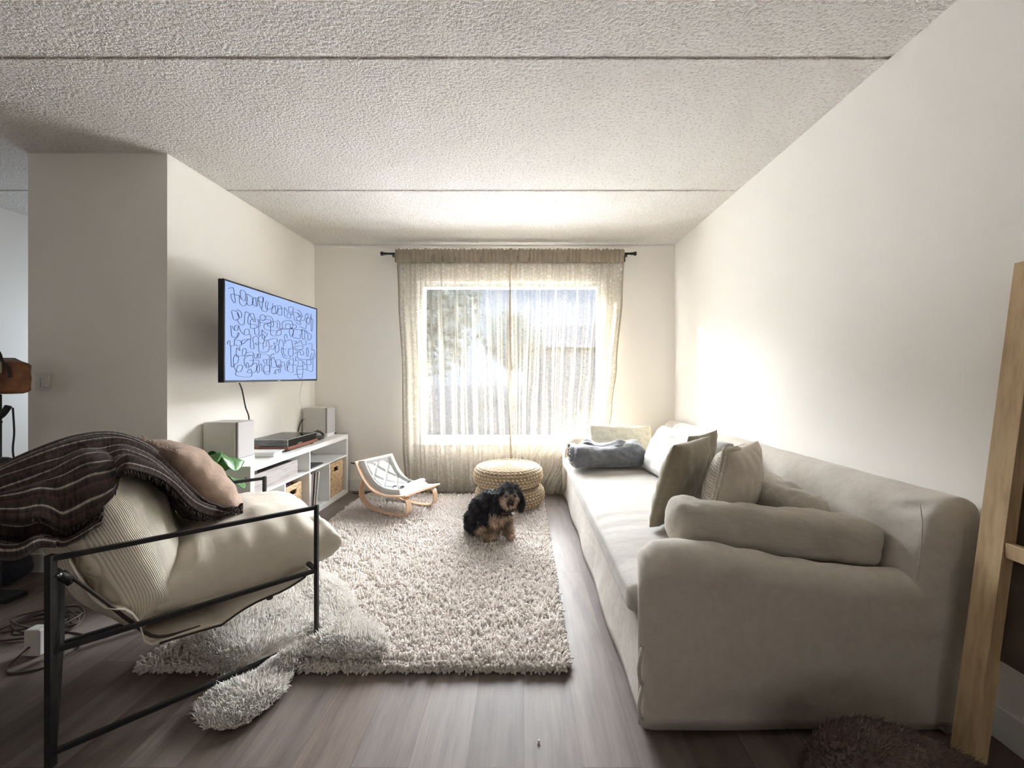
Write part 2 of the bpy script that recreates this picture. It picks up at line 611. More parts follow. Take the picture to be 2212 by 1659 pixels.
def push_out(W, trees, gap, passes=2, reach=.30):
    """move points that lie inside (or closer than gap to) other soft things to their surface"""
    W = [Vector(p) for p in W]
    for _ in range(passes):
        for tr in trees:
            for k, p in enumerate(W):
                loc, nrm, idx, d = tr.find_nearest(p, reach)
                if loc is None: continue
                s = (p-loc).dot(nrm)
                if s < 0 or d < gap:
                    q = nrm if s < 0 or d < 1e-6 else (p-loc).normalized()
                    W[k] = loc+q*gap
    return W

def fluff(name, c1, c2, scale=50, tl=.35):
    """wool or yarn that lets light through"""
    if name in MATS: return MATS[name]
    m, nt, b = nodes_of(name)
    v = coord(nt, 'Object')
    c = ramp(nt, noise_node(nt, v, scale, 4), [(.3, c1), (.7, c2)])
    nt.links.new(c, b.inputs['Base Color'])
    b.inputs['Roughness'].default_value = .9; b.inputs['Specular IOR Level'].default_value = .1
    t = nt.nodes.new('ShaderNodeBsdfTranslucent'); nt.links.new(c, t.inputs[0])
    mx = nt.nodes.new('ShaderNodeMixShader'); mx.inputs[0].default_value = tl
    out = nt.nodes['Material Output']
    nt.links.new(b.outputs[0], mx.inputs[1]); nt.links.new(t.outputs[0], mx.inputs[2]); nt.links.new(mx.outputs[0], out.inputs[0])
    MATS[name] = m
    return m
# ------------------------------------------------------------------ sofa along the right wall
slip_m = fabric('sofa_linen', (.50, .455, .40), (.57, .525, .47), weave=700, wr=.5, wscale=5, wdist=.03, fine=.2)
seat_m = fabric('sofa_seat_linen', (.45, .425, .39), (.52, .495, .455), weave=700, wr=.30, wscale=9, wdist=.012, stretch=(1, 2.2, 1))
SX0, SXB = .405, 1.35             # seat front, back cushion plane
NY0, NY1, FY0, FY1 = 1.335, 1.50, 3.82, 3.985
sofa = thing('sofa', 'long slipcovered cream linen sofa running along the right wall', 'sofa', (1.0, 2.7, 0))

# skirted base: front panel falling to the floor, slightly flared and rippled
def front_fn(u, v):
    y = lerp(NY0+.03, FY1-.02, u)
    z = lerp(.018, .318, v)
    fl = (1-v)**1.5
    x = SX0+.012 - .022*fl + fl*.007*math.sin(y*9+2*nz(y*2, 1)) + .005*nz(y*3, z*6)
    return (x, y, z)
rings = []
for i in range(121):
    u = i/120
    r = [front_fn(u, k/10) for k in range(11)]
    y = r[0][1]
    r += [(SX0+.05, y, .312), (1.45, y, .312), (1.45, y, .018)]
    rings.append(r)
V, Fc = ring_loft(rings)
mk('skirted_base', V, Fc, slip_m, sofa)

# bench seat cushion
def seat_pts():
    rings = []
    y0, y1 = NY1+.0-.045, FY0+.02
    for i in range(131):
        s = -1+2*i/130
        s = math.sin(s*math.pi/2)*.35+s*.65
        y = (y0+y1)/2+s*(y1-y0)/2
        d = max(0, (abs(s)-.955)/.045)
        k = max(.02, 1-d**2.4)**.5
        ring = []
        for j in range(64):
            a = 2*math.pi*j/64
            c, sn = math.cos(a), math.sin(a)
            q = (abs(c)**7+abs(sn)**7)**(-1/7)
            xx = .89+c*q*.505*(1-.05*(1-k))
            zz = .370+sn*q*.062*(.35+.65*k)
            if sn > 0:
                zz += .020*(1-((xx-.89)/.5)**2)*max(0, sn)*k + .006*nz(xx*2.3, y*4)*k + .004*nz(xx*4, y*15)
            if xx < .5: xx += .006*nz(y*5, zz*8)
            ring.append((xx, y, zz))
        rings.append(ring)
    return ring_loft(rings)
V, Fc = seat_pts()
mk('seat_cushion', V, Fc, seat_m, sofa)

# back: padded slab, lower outside; near end has a gathered corner
def back_rings():
    rings = []
    y0, y1 = NY0-.01, FY1
    prof = [(1.30, .30), (1.325, .42), (1.345, .54), (1.362, .64), (1.378, .71), (1.40, .755), (1.432, .780), (1.475, .787),
            (1.515, .778), (1.542, .750), (1.552, .70), (1.553, .55), (1.552, .35), (1.550, .02), (1.46, .02), (1.38, .03)]
    prof = [(p.x, p.y) for p in smooth_path([(a, b_, 0) for a, b_ in prof], 3, closed=True)]
    for i in range(141):
        s = -1+2*i/140
        s = math.sin(s*math.pi/2)*.5+s*.5
        y = (y0+y1)/2+s*(y1-y0)/2
        d = max(0, (abs(s)-.965)/.035)
        k = 1-.9*(1-max(.0, 1-d**2.2)**.5)
        ring = []
        for (x, z) in prof:
            cx, cz = 1.47, .55
            xx = cx+(x-cx)*(k if z > .1 else 1)
            zz = z if z < .5 else .5+(z-.5)*(.75+.25*k)
            zz += -.03*((y-1.3)/2.7)*(z > .6)
            if z > .35: xx += .007*nz(y*4, z*5); zz += .005*nz(y*5, x*8)
            if y < 1.6 and z > .6:
                g_ = math.exp(-((y-1.43)/.06)**2)
                xx += .010*g_*math.sin(z*90+y*30)*(z > .68)
            ring.append((xx, y, zz))
        rings.append(ring)
    return ring_loft(rings)
V, Fc = back_rings()
mk('backrest', V, Fc, slip_m, sofa)

def arm(y0, y1, flip):
    hs = [(.38, .49), (.42, .575), (.47, .608), (.55, .616), (.66, .606), (.80, .578), (.95, .548), (1.10, .526), (1.25, .512), (1.42, .510)]
    rings = []
    yc, hw = (y0+y1)/2, (y1-y0)/2
    N = 80
    for i in range(N+1):
        x = lerp(.392, 1.50, i/N)
        d = max(0, (.445-x)/.053)
        k = max(.0, 1-d**2.2)**.5
        h = interp(hs, x+.0)
        w = hw*(.72+.28*k)
        r = min(w, .075)
        ring = []
        # up the outside (camera side), over the top, down the inside
        out_x = -.010*(1-k)
        zs = [0.022+(h-r-.022)*t/14 for t in range(15)]
        for z in zs:
            f = (1-z/.5)*.010 if z < .5 else 0
            ripple = .004*nz(x*3, z*7, 2)+.0065*math.sin(z*60+3*nz(x*2, z*3)+x*8)*math.exp(-((x-1.38)/.16)**2)*(z > .25)+.003*math.sin(z*38+x*4+3*nz(x*2, 3))*(z < .2)
            ring.append((x+out_x, yc-flip*(w+f+ripple), z))
        for t in range(1, 12):
            a = math.pi*t/12
            ring.append((x+out_x, yc-flip*(math.cos(a)*w), h-r+math.sin(a)*r+.003*nz(x*9, a)))
        for z in reversed(zs[3:]):
            ring.append((x+out_x, yc+flip*w, z))
        if flip > 0: ring = [(max(px_, .384+.26*(py_-NY0)) if pz_ > .10 or True else px_, py_, pz_) for (px_, py_, pz_) in ring]
        rings.append(ring)
    return ring_loft(rings)
for (a_, b_, fl) in ((NY0, NY1, 1), (FY0, FY1, -1)):
    V, Fc = arm(a_, b_, fl)
    mk('armrest', V, Fc, slip_m, sofa)
# tied flap openings on the near front corner of the slipcover
fp = MB()
for (z0, z1) in ((.285, .165), (.155, .045)):
    pts = [(.398, NY0+.006, z0), (.387, NY0-.010, z0-.02), (.381, NY0-.012, (z0+z1)/2), (.386, NY0-.010, z1+.02), (.399, NY0+.004, z1)]
    fp.tube(smooth_path(pts, 6), .006, 8)
fp.build('cover_flap', slip_m, sofa)
# piping seam that runs down the near end of the back
sp = smooth_path([(1.375, 1.385, .765), (1.352, 1.352, .70), (1.340, 1.345, .60), (1.325, 1.342, .51)], 5)
MB().tube(sp, .0022, 6).build('seam', slip_m, sofa)

# ---- loose cushions and the throw on the sofa
def bolster(name, label, c, L, ry, rz, xdir, zdir, mat, cat='cushion', rest=(), **kw):
    V, Fc, U = bolster_mesh(L, ry, rz, **kw)
    M = frame_matrix(c, xdir, zdir)
    V = press(V, M, rest)
    o = mk(name, V, Fc, mat, None, M=M)
    return tag(o, label, cat)
bol_m = fabric('bolster_linen', (.46, .415, .36), (.53, .485, .425), weave=700, wr=.35, wscale=8, wdist=.02, stretch=(1, 2, 2))
ARM_SIDE = ((0, NY1+.012, .40), (0, 1, .25))
bolster('bolster_cushion', 'long beige bolster cushion lying across the near arm of the sofa', (.968, 1.575, .588), .80, .088, .092,
        (1, -.045, -.095), (.095, 0, 1), bol_m, seed=2, p=2.8, endr=.14, wr=.010, rest=(SEAT_BACK, ((0, 1.50, .520), (.10, .0, 1))))
bolster('bolster_cushion', 'beige bolster cushion slumped lengthwise against the sofa back behind the knitted pillow', (1.21, 1.97, .585), .60, .105, .120,
        (.12, -1, -.08), (0, 0, 1), bol_m, seed=7, p=2.5, endr=.35, wr=.016, rest=(SEAT_TOP, SEAT_BACK, ((0, 1.675, 0), (0, 1, 0))))

khaki_m = fabric('khaki_velvet', (.225, .185, .130), (.285, .24, .175), weave=500, wr=.4, wscale=7, wdist=.02, sheen=.4)
knit_side_m = fabric('cream_pillow_cloth', (.60, .54, .46), (.68, .62, .54), weave=500, wr=.35, wscale=6, wdist=.02)
white_m = fabric('white_cushion_cotton', (.52, .512, .49), (.60, .59, .57), weave=600, wr=.4, wscale=6, wdist=.02)
tag(pillow('back_cushion', white_m, frame_matrix((1.12, 2.84, .605), (-.12, 1, 0), (.42, .1, .85)), .92, .42, .28, seed=1, wr=.02, lump=.02, puff=.40, n=40,
    rest=(SEAT_TOP, SEAT_BACK)),
    'big white cushion leaning on the sofa back between the grey blanket and the khaki pillow', 'cushion')
tag(pillow('throw_pillow', khaki_m, frame_matrix((.80, 2.03, .665), (.72, .69, 0), (.42, .0, 1)), .43, .46, .15, seed=3, wr=.010, n=36, pinch=.07,
    rest=(SEAT_TOP, ((.905, 1.93, .665), (-.62, .64, .35)))),
    'dark khaki throw pillow standing upright in front of the cream knitted pillow', 'pillow')
tag(pillow('throw_pillow', khaki_m, frame_matrix((.985, 2.245, .68), (.72, .69, 0), (.30, .10, 1)), .40, .42, .09, seed=8, wr=.010, n=30, pinch=.07,
    rest=(SEAT_TOP, SEAT_BACK)),
    'khaki seamed pillow of which only a pointed corner shows behind the khaki and knitted ones', 'pillow')

# cream pillow with a knitted face: ribs on the front face, plain at the back, braided edge
m, nt, b = nodes_of('cream_knit'); knit_m = m
tc = nt.nodes.new('ShaderNodeTexCoord')
wv = nt.nodes.new('ShaderNodeTexWave'); wv.wave_type = 'BANDS'; wv.bands_direction = 'Y'
wv.inputs['Scale'].default_value = 22; wv.inputs['Distortion'].default_value = .8; wv.inputs['Detail'].default_value = 1
nt.links.new(tc.outputs['UV'], wv.inputs['Vector'])
nt.links.new(bump(nt, wv.outputs['Fac'], .9, .006), b.inputs['Normal'])
nt.links.new(ramp(nt, wv.outputs['Fac'], [(0, (.50, .44, .37)), (.5, (.68, .62, .54))]), b.inputs['Base Color'])
b.inputs['Roughness'].default_value = .95
Mk = frame_matrix((.975, 1.87, .672), (.74, .67, 0), (.36, .0, 1))
V, Fc, U = pillow_mesh(.41, .44, .20, n=40, seed=5, wr=.012, pinch=.07)
V = press(V, Mk, (SEAT_TOP, SEAT_BACK))
nf = len(Fc)//2
kp = mk('knitted_pillow', V, Fc, None, None, M=Mk, uvs=U, mats=[knit_m, knit_side_m], fmat=[0]*nf+[1]*(len(Fc)-nf))
tag(kp, 'cream knitted pillow with a braided edge propped upright behind the near bolster', 'pillow')
br = MB()
edge = []
W_, H_ = .41, .44
for t_ in np.linspace(-1, 1, 60): edge.append((-W_/2*(1-.07*(1-t_*t_)), 0, H_/2*t_))
for t_ in np.linspace(-1, -.25, 22)[1:]: edge.append((W_/2*t_, 0, H_/2*(1-.07*(1-t_*t_))))
for i, (x, y, z) in enumerate(edge):
    if i % 2 == 0:
        br.ball((x, .007, z), .0085, (1, .9, 1.35), 6)
    else:
        br.ball((x, -.007, z), .0085, (1, .9, 1.35), 6)
V = [Mk @ Vector(p) for p in br.v]
bo = mk('braided_edge', V, br.f, knit_side_m, None)
bo.parent = kp; bo.matrix_parent_inverse = Mk.inverted()

# flat pillow with a stitched border against the far arm
wm = mottled('cream_boucle', (.60, .58, .47), (.78, .76, .66), 60, .95, .6, .006)
fp_M = frame_matrix((.90, 3.70, .595), (1, .03, -.02), (0, .30, 1))
fpil = pillow('stitched_pillow', wm, fp_M, .60, .30, .15, seed=6, wr=.012, n=34, pinch=.04, rest=(SEAT_TOP, ((0, FY0-.01, .5), (0, -1, 0))))
tag(fpil, 'cream textured pillow with stitched edge leaning on the far arm of the sofa', 'pillow')
st = MB()
for k in range(16):
    z = -.13+.26*k/15
    st.tube([(-.298, -.012, z), (-.312, 0, z+.004), (-.298, .012, z)], .003, 5)
bo = mk('edge_stitching', [fp_M @ Vector(p) for p in st.v], st.f, white_m, None)
bo.parent = fpil; bo.matrix_parent_inverse = fp_M.inverted()

# grey fleece blanket rolled up on the seat
gm = fabric('grey_fleece', (.125, .13, .148), (.20, .205, .225), weave=420, wr=.6, wscale=9, wdist=.03, fine=.5, sheen=.5)
def roll_fn(u, v):
    x = lerp(.375, .99, u)
    a = 2*math.pi*v
    c, s = math.cos(a), math.sin(a)
    end = max(0, (abs(2*u-1)-.86)/.14)
    k = max(.03, 1-end**2.5)**.5
    q = (abs(c)**2.6+abs(s)**2.6)**(-1/2.6)
    top = 1+.10*math.sin(u*9)*max(0, s)
    r = k*q*(1+.10*nz(u*4, c*1.5, s*1.5)+.10*math.sin(v*2*math.pi*2+u*6+3*nz(u*4, 1))*(s > 0)*abs(s) + .06*nz(u*12, c*3, s*3))
    return (x+.02*nz(c*2, s*2, 9)*(end > 0), 3.30+c*.155*r+.05*(u-.5), max(.468, .550+s*.093*r*top-.012*(1-u)))
V, Fc, U = grid(roll_fn, 70, 64)
bl = mk('fleece_blanket', V, Fc, gm, None)
tag(bl, 'grey fleece blanket rolled up on the far end of the sofa seat', 'blanket')
def spiral(y0, z0, r0):
    return [(0, y0+math.cos(a)*r0*(1-a/16), z0+math.sin(a)*r0*.62*(1-a/16)) for a in np.linspace(0, 12.5, 70)]
sp = MB()
prev = None
for w_ in (0,):
    pts = spiral(3.28, .552, .148)
    Vv = []; Ff = []
    for i, p in enumerate(pts):
        rip = .008*math.sin(i*.9)
        for k_, dx in enumerate((.372+rip, .392, .43)):
            Vv.append((dx, p[1]+.002*k_, p[2]))
    for i in range(len(pts)-1):
        for k_ in range(2):
            Ff.append((i*3+k_, i*3+k_+1, (i+1)*3+k_+1, (i+1)*3+k_))
    mk('rolled_end', Vv, Ff, gm, bl, solid=.014, sub=1)
# loose fold lying on top
def fold_fn(u, v):
    x = lerp(.46, .93, u); w = lerp(-1, 1, v)
    z = .640+.016*math.sin(u*11)+.02*nz(u*5, w*2)-.030*abs(w)**2-.015*(u < .08)
    return (x+.03*w, 3.33+w*.10+.02*math.sin(u*7), z)
V, Fc, U = grid(fold_fn, 40, 16)
mk('top_fold', V, Fc, gm, bl, solid=.018, sub=1)
# ------------------------------------------------------------------ metal framed armchair, near left
def CH(u, v, z):        # chair frame: u forward, v to its far side, from the near rear foot
    return (-1.445+.710*u-.743*v, 1.222+.704*u+.670*v, z)
def CS(u, v, z):        # the same for the soft things lying on it
    return (-1.50+.7071*u-.7071*v*1.02, 1.235+.7071*u*1.01+.7071*v*.98, z)
metal_m = mottled('black_powder_coat', (.012, .012, .014), (.022, .021, .022), 40, .45, .1, .0005, spec=.4)
chair = thing('armchair', 'lounge armchair with thin black metal frame and puffy cream cushions', 'armchair', CH(.39, .4, 0))
R_ = .0075
UF, VF = .75, .746
for v in (0, VF):
    zr, zf = .640, .622
    def bar(pts, name, r=R_):
        MB().tube([CH(*p) for p in pts], r, 4, sq=True).build(name, metal_m, chair, smooth=False)
    bar([(UF, v, .030), (UF, v, zf+.01)], 'front_leg')
    bar([(-.005, v, .004), (-.005, v, zr+.012)], 'rear_leg', .0095)
    bar([(UF, v, zf), (0, v, zr)], 'arm_rail')
    bar([(UF, v, .346), (0, v, .357)], 'seat_rail')
    bar([(UF, v, .045), (0, v, .045)], 'floor_rail')
for (u, z, nm) in ((0, .045, 'rear_stretcher'), (0, .357, 'rear_rail'), (UF, .346, 'front_rail')):
    MB().tube([CH(u, 0, z), CH(u, VF, z)], R_, 4, sq=True).build(nm, metal_m, chair, smooth=False)
# sling straps and hinge plates on the rear legs
strap_m = plain('dark_leather', (.035, .022, .018), .5)
for v in (.012, VF-.012):
    hb = MB()
    hb.tube([CH(-.004, v, .60), CH(.035, v, .555)], .013, 8)
    hb.tube([CH(.0, v, .60), CH(.035, v, .545)], .009, 8)
    hb.build('hinge_plate', metal_m, chair)
    MB().ball(CH(.012, v-.012, .585), .007, n=8).build('bolt', plain('steel', (.55, .55, .56), .3, 1), chair)
    sl = MB()
    sl.tube(smooth_path([CH(.02, v, .59), CH(.10, v+.01, .47), CH(.17, v+.02, .36), CH(.24, v+.03, .27), CH(.36, v+.05, .245)], 5), .0055, 6)
    sl.build('sling_strap', strap_m, chair)
# canvas sling under the cushions
canvas_m = fabric('cream_canvas', (.56, .50, .43), (.63, .57, .49), weave=800, wr=.2, wscale=10, wdist=.01)
def sling_fn(s, t):
    u = interp([(0, .03), (.35, .20), (.6, .42), (1, .74)], s)
    z = interp([(0, .62), (.2, .42), (.42, .255), (.6, .242), (.8, .290), (1, .338)], s)
    v = lerp(.02, VF-.02, t)
    return CH(u, v, z-.018*math.sin(t*math.pi))
V, Fc, U = grid(sling_fn, 30, 14)
mk('sling', V, Fc, canvas_m, chair, solid=.004)
for v in (.022, VF-.022):
    pts = [sling_fn(s, 0 if v < .3 else 1) for s in np.linspace(.42, .93, 16)]
    MB().tube(pts, .0045, 6).build('sling_binding', strap_m, chair)
MB().ball((Vector(sling_fn(.80, .01))+Vector((0, 0, -.008))), .013, (1, 1, .6), 8).build('strap_buckle', strap_m, chair)

cush_m = fabric('cream_cushion_twill', (.60, .545, .46), (.66, .60, .515), weave=800, wr=.25, wscale=6, wdist=.02, fine=.3)
# seat cushion: big feather cushion, its corners poke past the frame
def dirv(a, b):
    return Vector(CS(*b))-Vector(CS(*a))
XU = dirv((0, 0, 0), (1, 0, 0)); XV = dirv((0, 0, 0), (0, 1, 0))
Ms = frame_matrix(CS(.585, .415, .400), XU+Vector((0, 0, .03)), XV)    # local x forward, local z to far side, local y down/up
V, Fc, U = pillow_mesh(.68, .80, .38, n=46, seed=11, rc=0, wr=.014, pinch=.06, seam_fold=.015, lump=.012, puff=.38)
seat_o = mk('seat_cushion', V, Fc, cush_m, chair, M=Ms, uvs=U)
# back cushion in fine ribbed cloth
m, nt, b = nodes_of('ribbed_cushion'); rib_m = m
tc = nt.nodes.new('ShaderNodeTexCoord')
wv = nt.nodes.new('ShaderNodeTexWave'); wv.wave_type = 'BANDS'; wv.bands_direction = 'X'
wv.inputs['Scale'].default_value = 62; wv.inputs['Distortion'].default_value = .5; wv.inputs['Detail'].default_value = 1; wv.inputs['Detail Scale'].default_value = .3
mpp = nt.nodes.new('ShaderNodeMapping'); mpp.inputs['Rotation'].default_value = (0, 0, math.radians(38))
nt.links.new(tc.outputs['Object'], mpp.inputs[0]); nt.links.new(mpp.outputs[0], wv.inputs['Vector'])
bb = bump(nt, noise_node(nt, tc.outputs['Object'], 7, 3), .3, .02)
nt.links.new(bump(nt, wv.outputs['Fac'], .6, .003, bb), b.inputs['Normal'])
nt.links.new(ramp(nt, wv.outputs['Fac'], [(0, (.50, .45, .375)), (.5, (.69, .635, .545))]), b.inputs['Base Color'])
b.inputs['Roughness'].default_value = .9; b.inputs['Specular IOR Level'].default_value = .15
zb = dirv((.27, 0, .27), (.03, 0, .90))
Mb = frame_matrix(CS(.165, .395, .585), XV, zb)       # local x across, local z up the back
V, Fc, U = pillow_mesh(.80, .70, .35, n=46, seed=13, rc=1.1, wr=.014, pinch=.0, seam_fold=.006, lump=.012, puff=.46)
back_o = mk('back_cushion', V, Fc, rib_m, chair, M=Mb, uvs=U)
seat_t, back_t = bvh_of(seat_o), bvh_of(back_o)

# ---- tan pillow with a frayed edge
tan_m = fabric('tan_gauze', (.37, .265, .205), (.45, .33, .26), weave=900, wr=.6, wscale=14, wdist=.015, fine=.5)
pw = dirv((.22, .74, .90), (.31, .21, .89)); pz = dirv((.535, .25, .50), (.27, .25, .90))
Mt = frame_matrix(CS(.415, .47, .705), pw, pz)
V, Fc, U = pillow_mesh(.50, .46, .22, seed=21, wr=.012, n=40, pinch=.06, seam_fold=.010)
tp = mk('throw_pillow', [Mt.inverted() @ p for p in push_out([Mt @ Vector(p) for p in V], (seat_t, back_t), .016)], Fc, tan_m, None, M=Mt, uvs=U)
tan_t = bvh_of(tp)
tag(tp, 'tan gauze pillow with frayed top edge leaning in the armchair', 'pillow')
fr = MB(); rnd = random.Random(4)
for k in range(230):
    tt = rnd.uniform(-1, 1)
    x = .25*tt; z0 = .23*(1-.06*(1-tt*tt))
    p0 = Vector((x, rnd.uniform(-.003, .003), z0-.004))
    d = Vector((rnd.uniform(-.012, .012), rnd.uniform(-.014, .014), rnd.uniform(.008, .026)))
    p1 = p0+d*.5+Vector((0, 0, .003)); p2 = p0+d
    fr.tube([Mt @ p0, Mt @ p1, Mt @ p2], [.0016, .0013, .0009], 4)
for k in range(60):
    tt = rnd.uniform(-1, 1)
    for sg in ((1,),):
        p0 = Vector((.25*tt, 0, -.23*(1-.06*(1-tt*tt))))
        fr.tube([Mt @ p0, Mt @ (p0+Vector((rnd.uniform(-.01, .01), rnd.uniform(-.01, .01), -rnd.uniform(.006, .016))))], [.0016, .001], 4)
bo = mk('frayed_edge', fr.v, fr.f, fabric('tan_thread', (.34, .26, .21), (.46, .36, .30), weave=300), None)
bo['kind'] = 'stuff'
M0 = Matrix.Translation(bo.location)
bo.parent = tp; bo.matrix_parent_inverse = Mt.inverted()

# ---- dark striped knitted blanket thrown over the back
PATH = [(-.50, .60), (-.40, .665), (-.28, .755), (-.15, .845), (-.03, .915), (.07, .955), (.16, .952), (.24, .90), (.31, .81), (.38, .70), (.455, .62), (.53, .575)]
pth = smooth_path([(a, 0, c) for a, c in PATH], 12)
NP = len(pth)-1
def blanket_pt(s, t):
    """s along the length from the hanging rear end to the seat, t across"""
    p = pth[min(NP, int(s*NP))].lerp(pth[min(NP, int(s*NP)+1)], s*NP-int(s*NP))
    nxt = pth[min(NP, int(s*NP)+1)]; prv = pth[max(0, int(s*NP)-1)]
    tg = (nxt-prv).normalized(); nrm = Vector((-tg.z, 0, tg.x))
    v0 = interp([(0, -.02), (.20, -.03), (.36, -.06), (.46, .0), (.55, .05), (.75, .10), (1, .22)], s)
    v1 = interp([(0, .30), (.3, .43), (.5, .50), (.62, .48), (.75, .38), (1, .36)], s)
    v = lerp(v0, v1, t)
    # gathered folds run lengthwise; the near edge hangs down over the cushion side behind the crest
    amp = interp([(0, .030), (.3, .014), (.5, .008), (.7, .012), (1, .016)], s)
    off = amp*math.sin(t*23+1.5*nz(s*3, t*2))+amp*.5*math.sin(t*47+s*5)
    droop = interp([(0, .02), (.15, .04), (.30, .10), (.38, .16), (.44, .24), (.50, .22), (.58, .07), (.75, .045), (1, .01)], s)
    e = max(0, (.42-t)/.42)
    far = max(0, (t-.82)/.18)
    z = p.z+nrm.z*off-droop*e**1.6-.05*far**2
    uu = p.x+nrm.x*off
    c = Vector(CS(uu, v+.03*e*math.sin(s*9), z+.008))
    return c
m, nt, b = nodes_of('striped_knit'); strp_m = m
tc = nt.nodes.new('ShaderNodeTexCoord'); sp_ = nt.nodes.new('ShaderNodeSeparateXYZ')
nt.links.new(tc.outputs['UV'], sp_.inputs[0])
mm = nt.nodes.new('ShaderNodeMath'); mm.operation = 'MULTIPLY'; mm.inputs[1].default_value = 16
nt.links.new(sp_.outputs['Y'], mm.inputs[0])
fr_ = nt.nodes.new('ShaderNodeMath'); fr_.operation = 'FRACT'; nt.links.new(mm.outputs[0], fr_.inputs[0])
base = ramp(nt, fr_.outputs[0], [(0, (.030, .022, .020)), (.30, (.045, .030, .026)), (.36, (.065, .035, .032)), (.50, (.028, .022, .022)), (.72, (.050, .036, .032)), (.78, (.27, .23, .20)), (.84, (.30, .26, .23)), (.88, (.035, .028, .026)), (1, (.030, .022, .020))])
sk = coord(nt, 'UV', (130, 20, 1))
nn = noise_node(nt, sk, 1.0, 2, .6)
mu_ = nt.nodes.new('ShaderNodeMixRGB'); mu_.blend_type = 'MULTIPLY'; mu_.inputs[0].default_value = .8
nt.links.new(base, mu_.inputs[1]); nt.links.new(ramp(nt, nn, [(.3, (.35, .35, .35)), (.6, (1.3, 1.3, 1.3))]), mu_.inputs[2])
nt.links.new(mu_.outputs[0], b.inputs['Base Color'])
nt.links.new(bump(nt, nn, .6, .006), b.inputs['Normal'])
b.inputs['Roughness'].default_value = .95; b.inputs['Specular IOR Level'].default_value = .1
b.inputs['Sheen Weight'].default_value = .15
V, Fc, U = grid(blanket_pt, 110, 80)
V = push_out(V, (back_t, seat_t, tan_t, back_t), .027, 2)
# relax the sheet a little after contact
A_ = np.array([tuple(p) for p in V]).reshape(111, 81, 3)
for _ in range(3):
    B_ = A_.copy()
    B_[1:-1, 1:-1] = A_[1:-1, 1:-1]*.6+.1*(A_[:-2, 1:-1]+A_[2:, 1:-1]+A_[1:-1, :-2]+A_[1:-1, 2:])
    A_ = B_
V = push_out(A_.reshape(-1, 3), (back_t, seat_t, tan_t), .020, 1)
BL = [Vector(p) for p in V]
def blanket_at(s, t): return BL[int(round(s*110))*81+int(round(t*80))]
bk_ = mk('knitted_blanket', V, Fc, strp_m, None, uvs=U, solid=.012)
tag(bk_, 'dark brown striped knitted blanket draped over the back of the armchair', 'blanket')
# curled underside of the near edge behind the crest
def curl_fn(s, t):
    ss = lerp(.16, .52, s)
    p = blanket_at(ss, 0)
    a = lerp(0, 1.5*math.pi, t)
    r = interp([(0, .035), (.35, .05), (.8, .032), (1, .015)], s)*(1+.25*math.sin(s*14))
    q = Vector(CS(0, .0, 0))-Vector(CS(0, -1, 0)); q.normalize()
    return p+q*(r*math.sin(a))*1.1-Vector((0, 0, 1))*(r*(1-math.cos(a)))
V, Fc, U = grid(curl_fn, 44, 16)
mk('rolled_hem', V, Fc, strp_m, bk_, uvs=[(u, v*.25) for u, v in U], solid=.010)
fg = MB(); rnd = random.Random(8)
for k in range(130):
    s = rnd.uniform(.38, .97)
    p = blanket_at(s, 0)
    q = Vector(CS(0, 0, 0))-Vector(CS(0, 1, 0)); q.normalize()
    d = q*rnd.uniform(.004, .014)-Vector((0, 0, rnd.uniform(.008, .022)))+Vector((rnd.uniform(-.008, .008), 0, 0))
    fg.tube([p, p+d*.6, p+d], [.0028, .0022, .0012], 4)
fg.build('fringe', mottled('blanket_yarn', (.02, .015, .014), (.06, .045, .04), 80, .95), bk_)['kind'] = 'stuff'
# ------------------------------------------------------------------ rugs and fur
def tufts(P, Nn, L, Wd, lean, rng, seg=2, sides=3, cols=None, curl=.3, tipw=.35):
    """many short yarn ends as one mesh: P roots (n,3), Nn directions, L lengths, Wd widths"""
    n = len(P)
    ref = rng.normal(size=(n, 3)); ref -= (ref*Nn).sum(1, keepdims=True)*Nn
    ref /= np.linalg.norm(ref, axis=1, keepdims=True)
    b2 = np.cross(Nn, ref)
    ln = rng.normal(size=(n, 3))*lean[0]
    if lean[1] is not None: ln = ln+np.asarray(lean[1])*lean[2]
    V = []; 
    for k in range(seg+1):
        t = k/seg
        c = P+Nn*(L*t)[:, None]+ln*(L*t**1.7)[:, None]+ref*(L*curl*math.sin(t*2.6)*t)[:, None]
        if curl: c = c-Nn*(L*.25*curl*t*t)[:, None]
        w = Wd*(1-(1-tipw)*t**1.5)
        for s in range(sides):
            a = 2*math.pi*s/sides + t*.8
            V.append(c+(ref*math.cos(a)+b2*math.sin(a))*w[:, None])
    m = len(V)
    A = np.stack(V, 1)                   # n, m, 3
    quads = []
    for k in range(seg):
        for s in range(sides):
            quads.append((k*sides+s, k*sides+(s+1) % sides, (k+1)*sides+(s+1) % sides, (k+1)*sides+s))
    if sides == 4: quads.append((seg*4, seg*4+1, seg*4+2, seg*4+3))
    q = np.array(quads)
    Fq = (q[None]+(np.arange(n)*m)[:, None, None]).reshape(-1, 4)
    C_ = None
    if cols is not None: C_ = np.repeat(cols, m, axis=0)
    return A.reshape(-1, 3), Fq, C_

rng = np.random.default_rng(5)
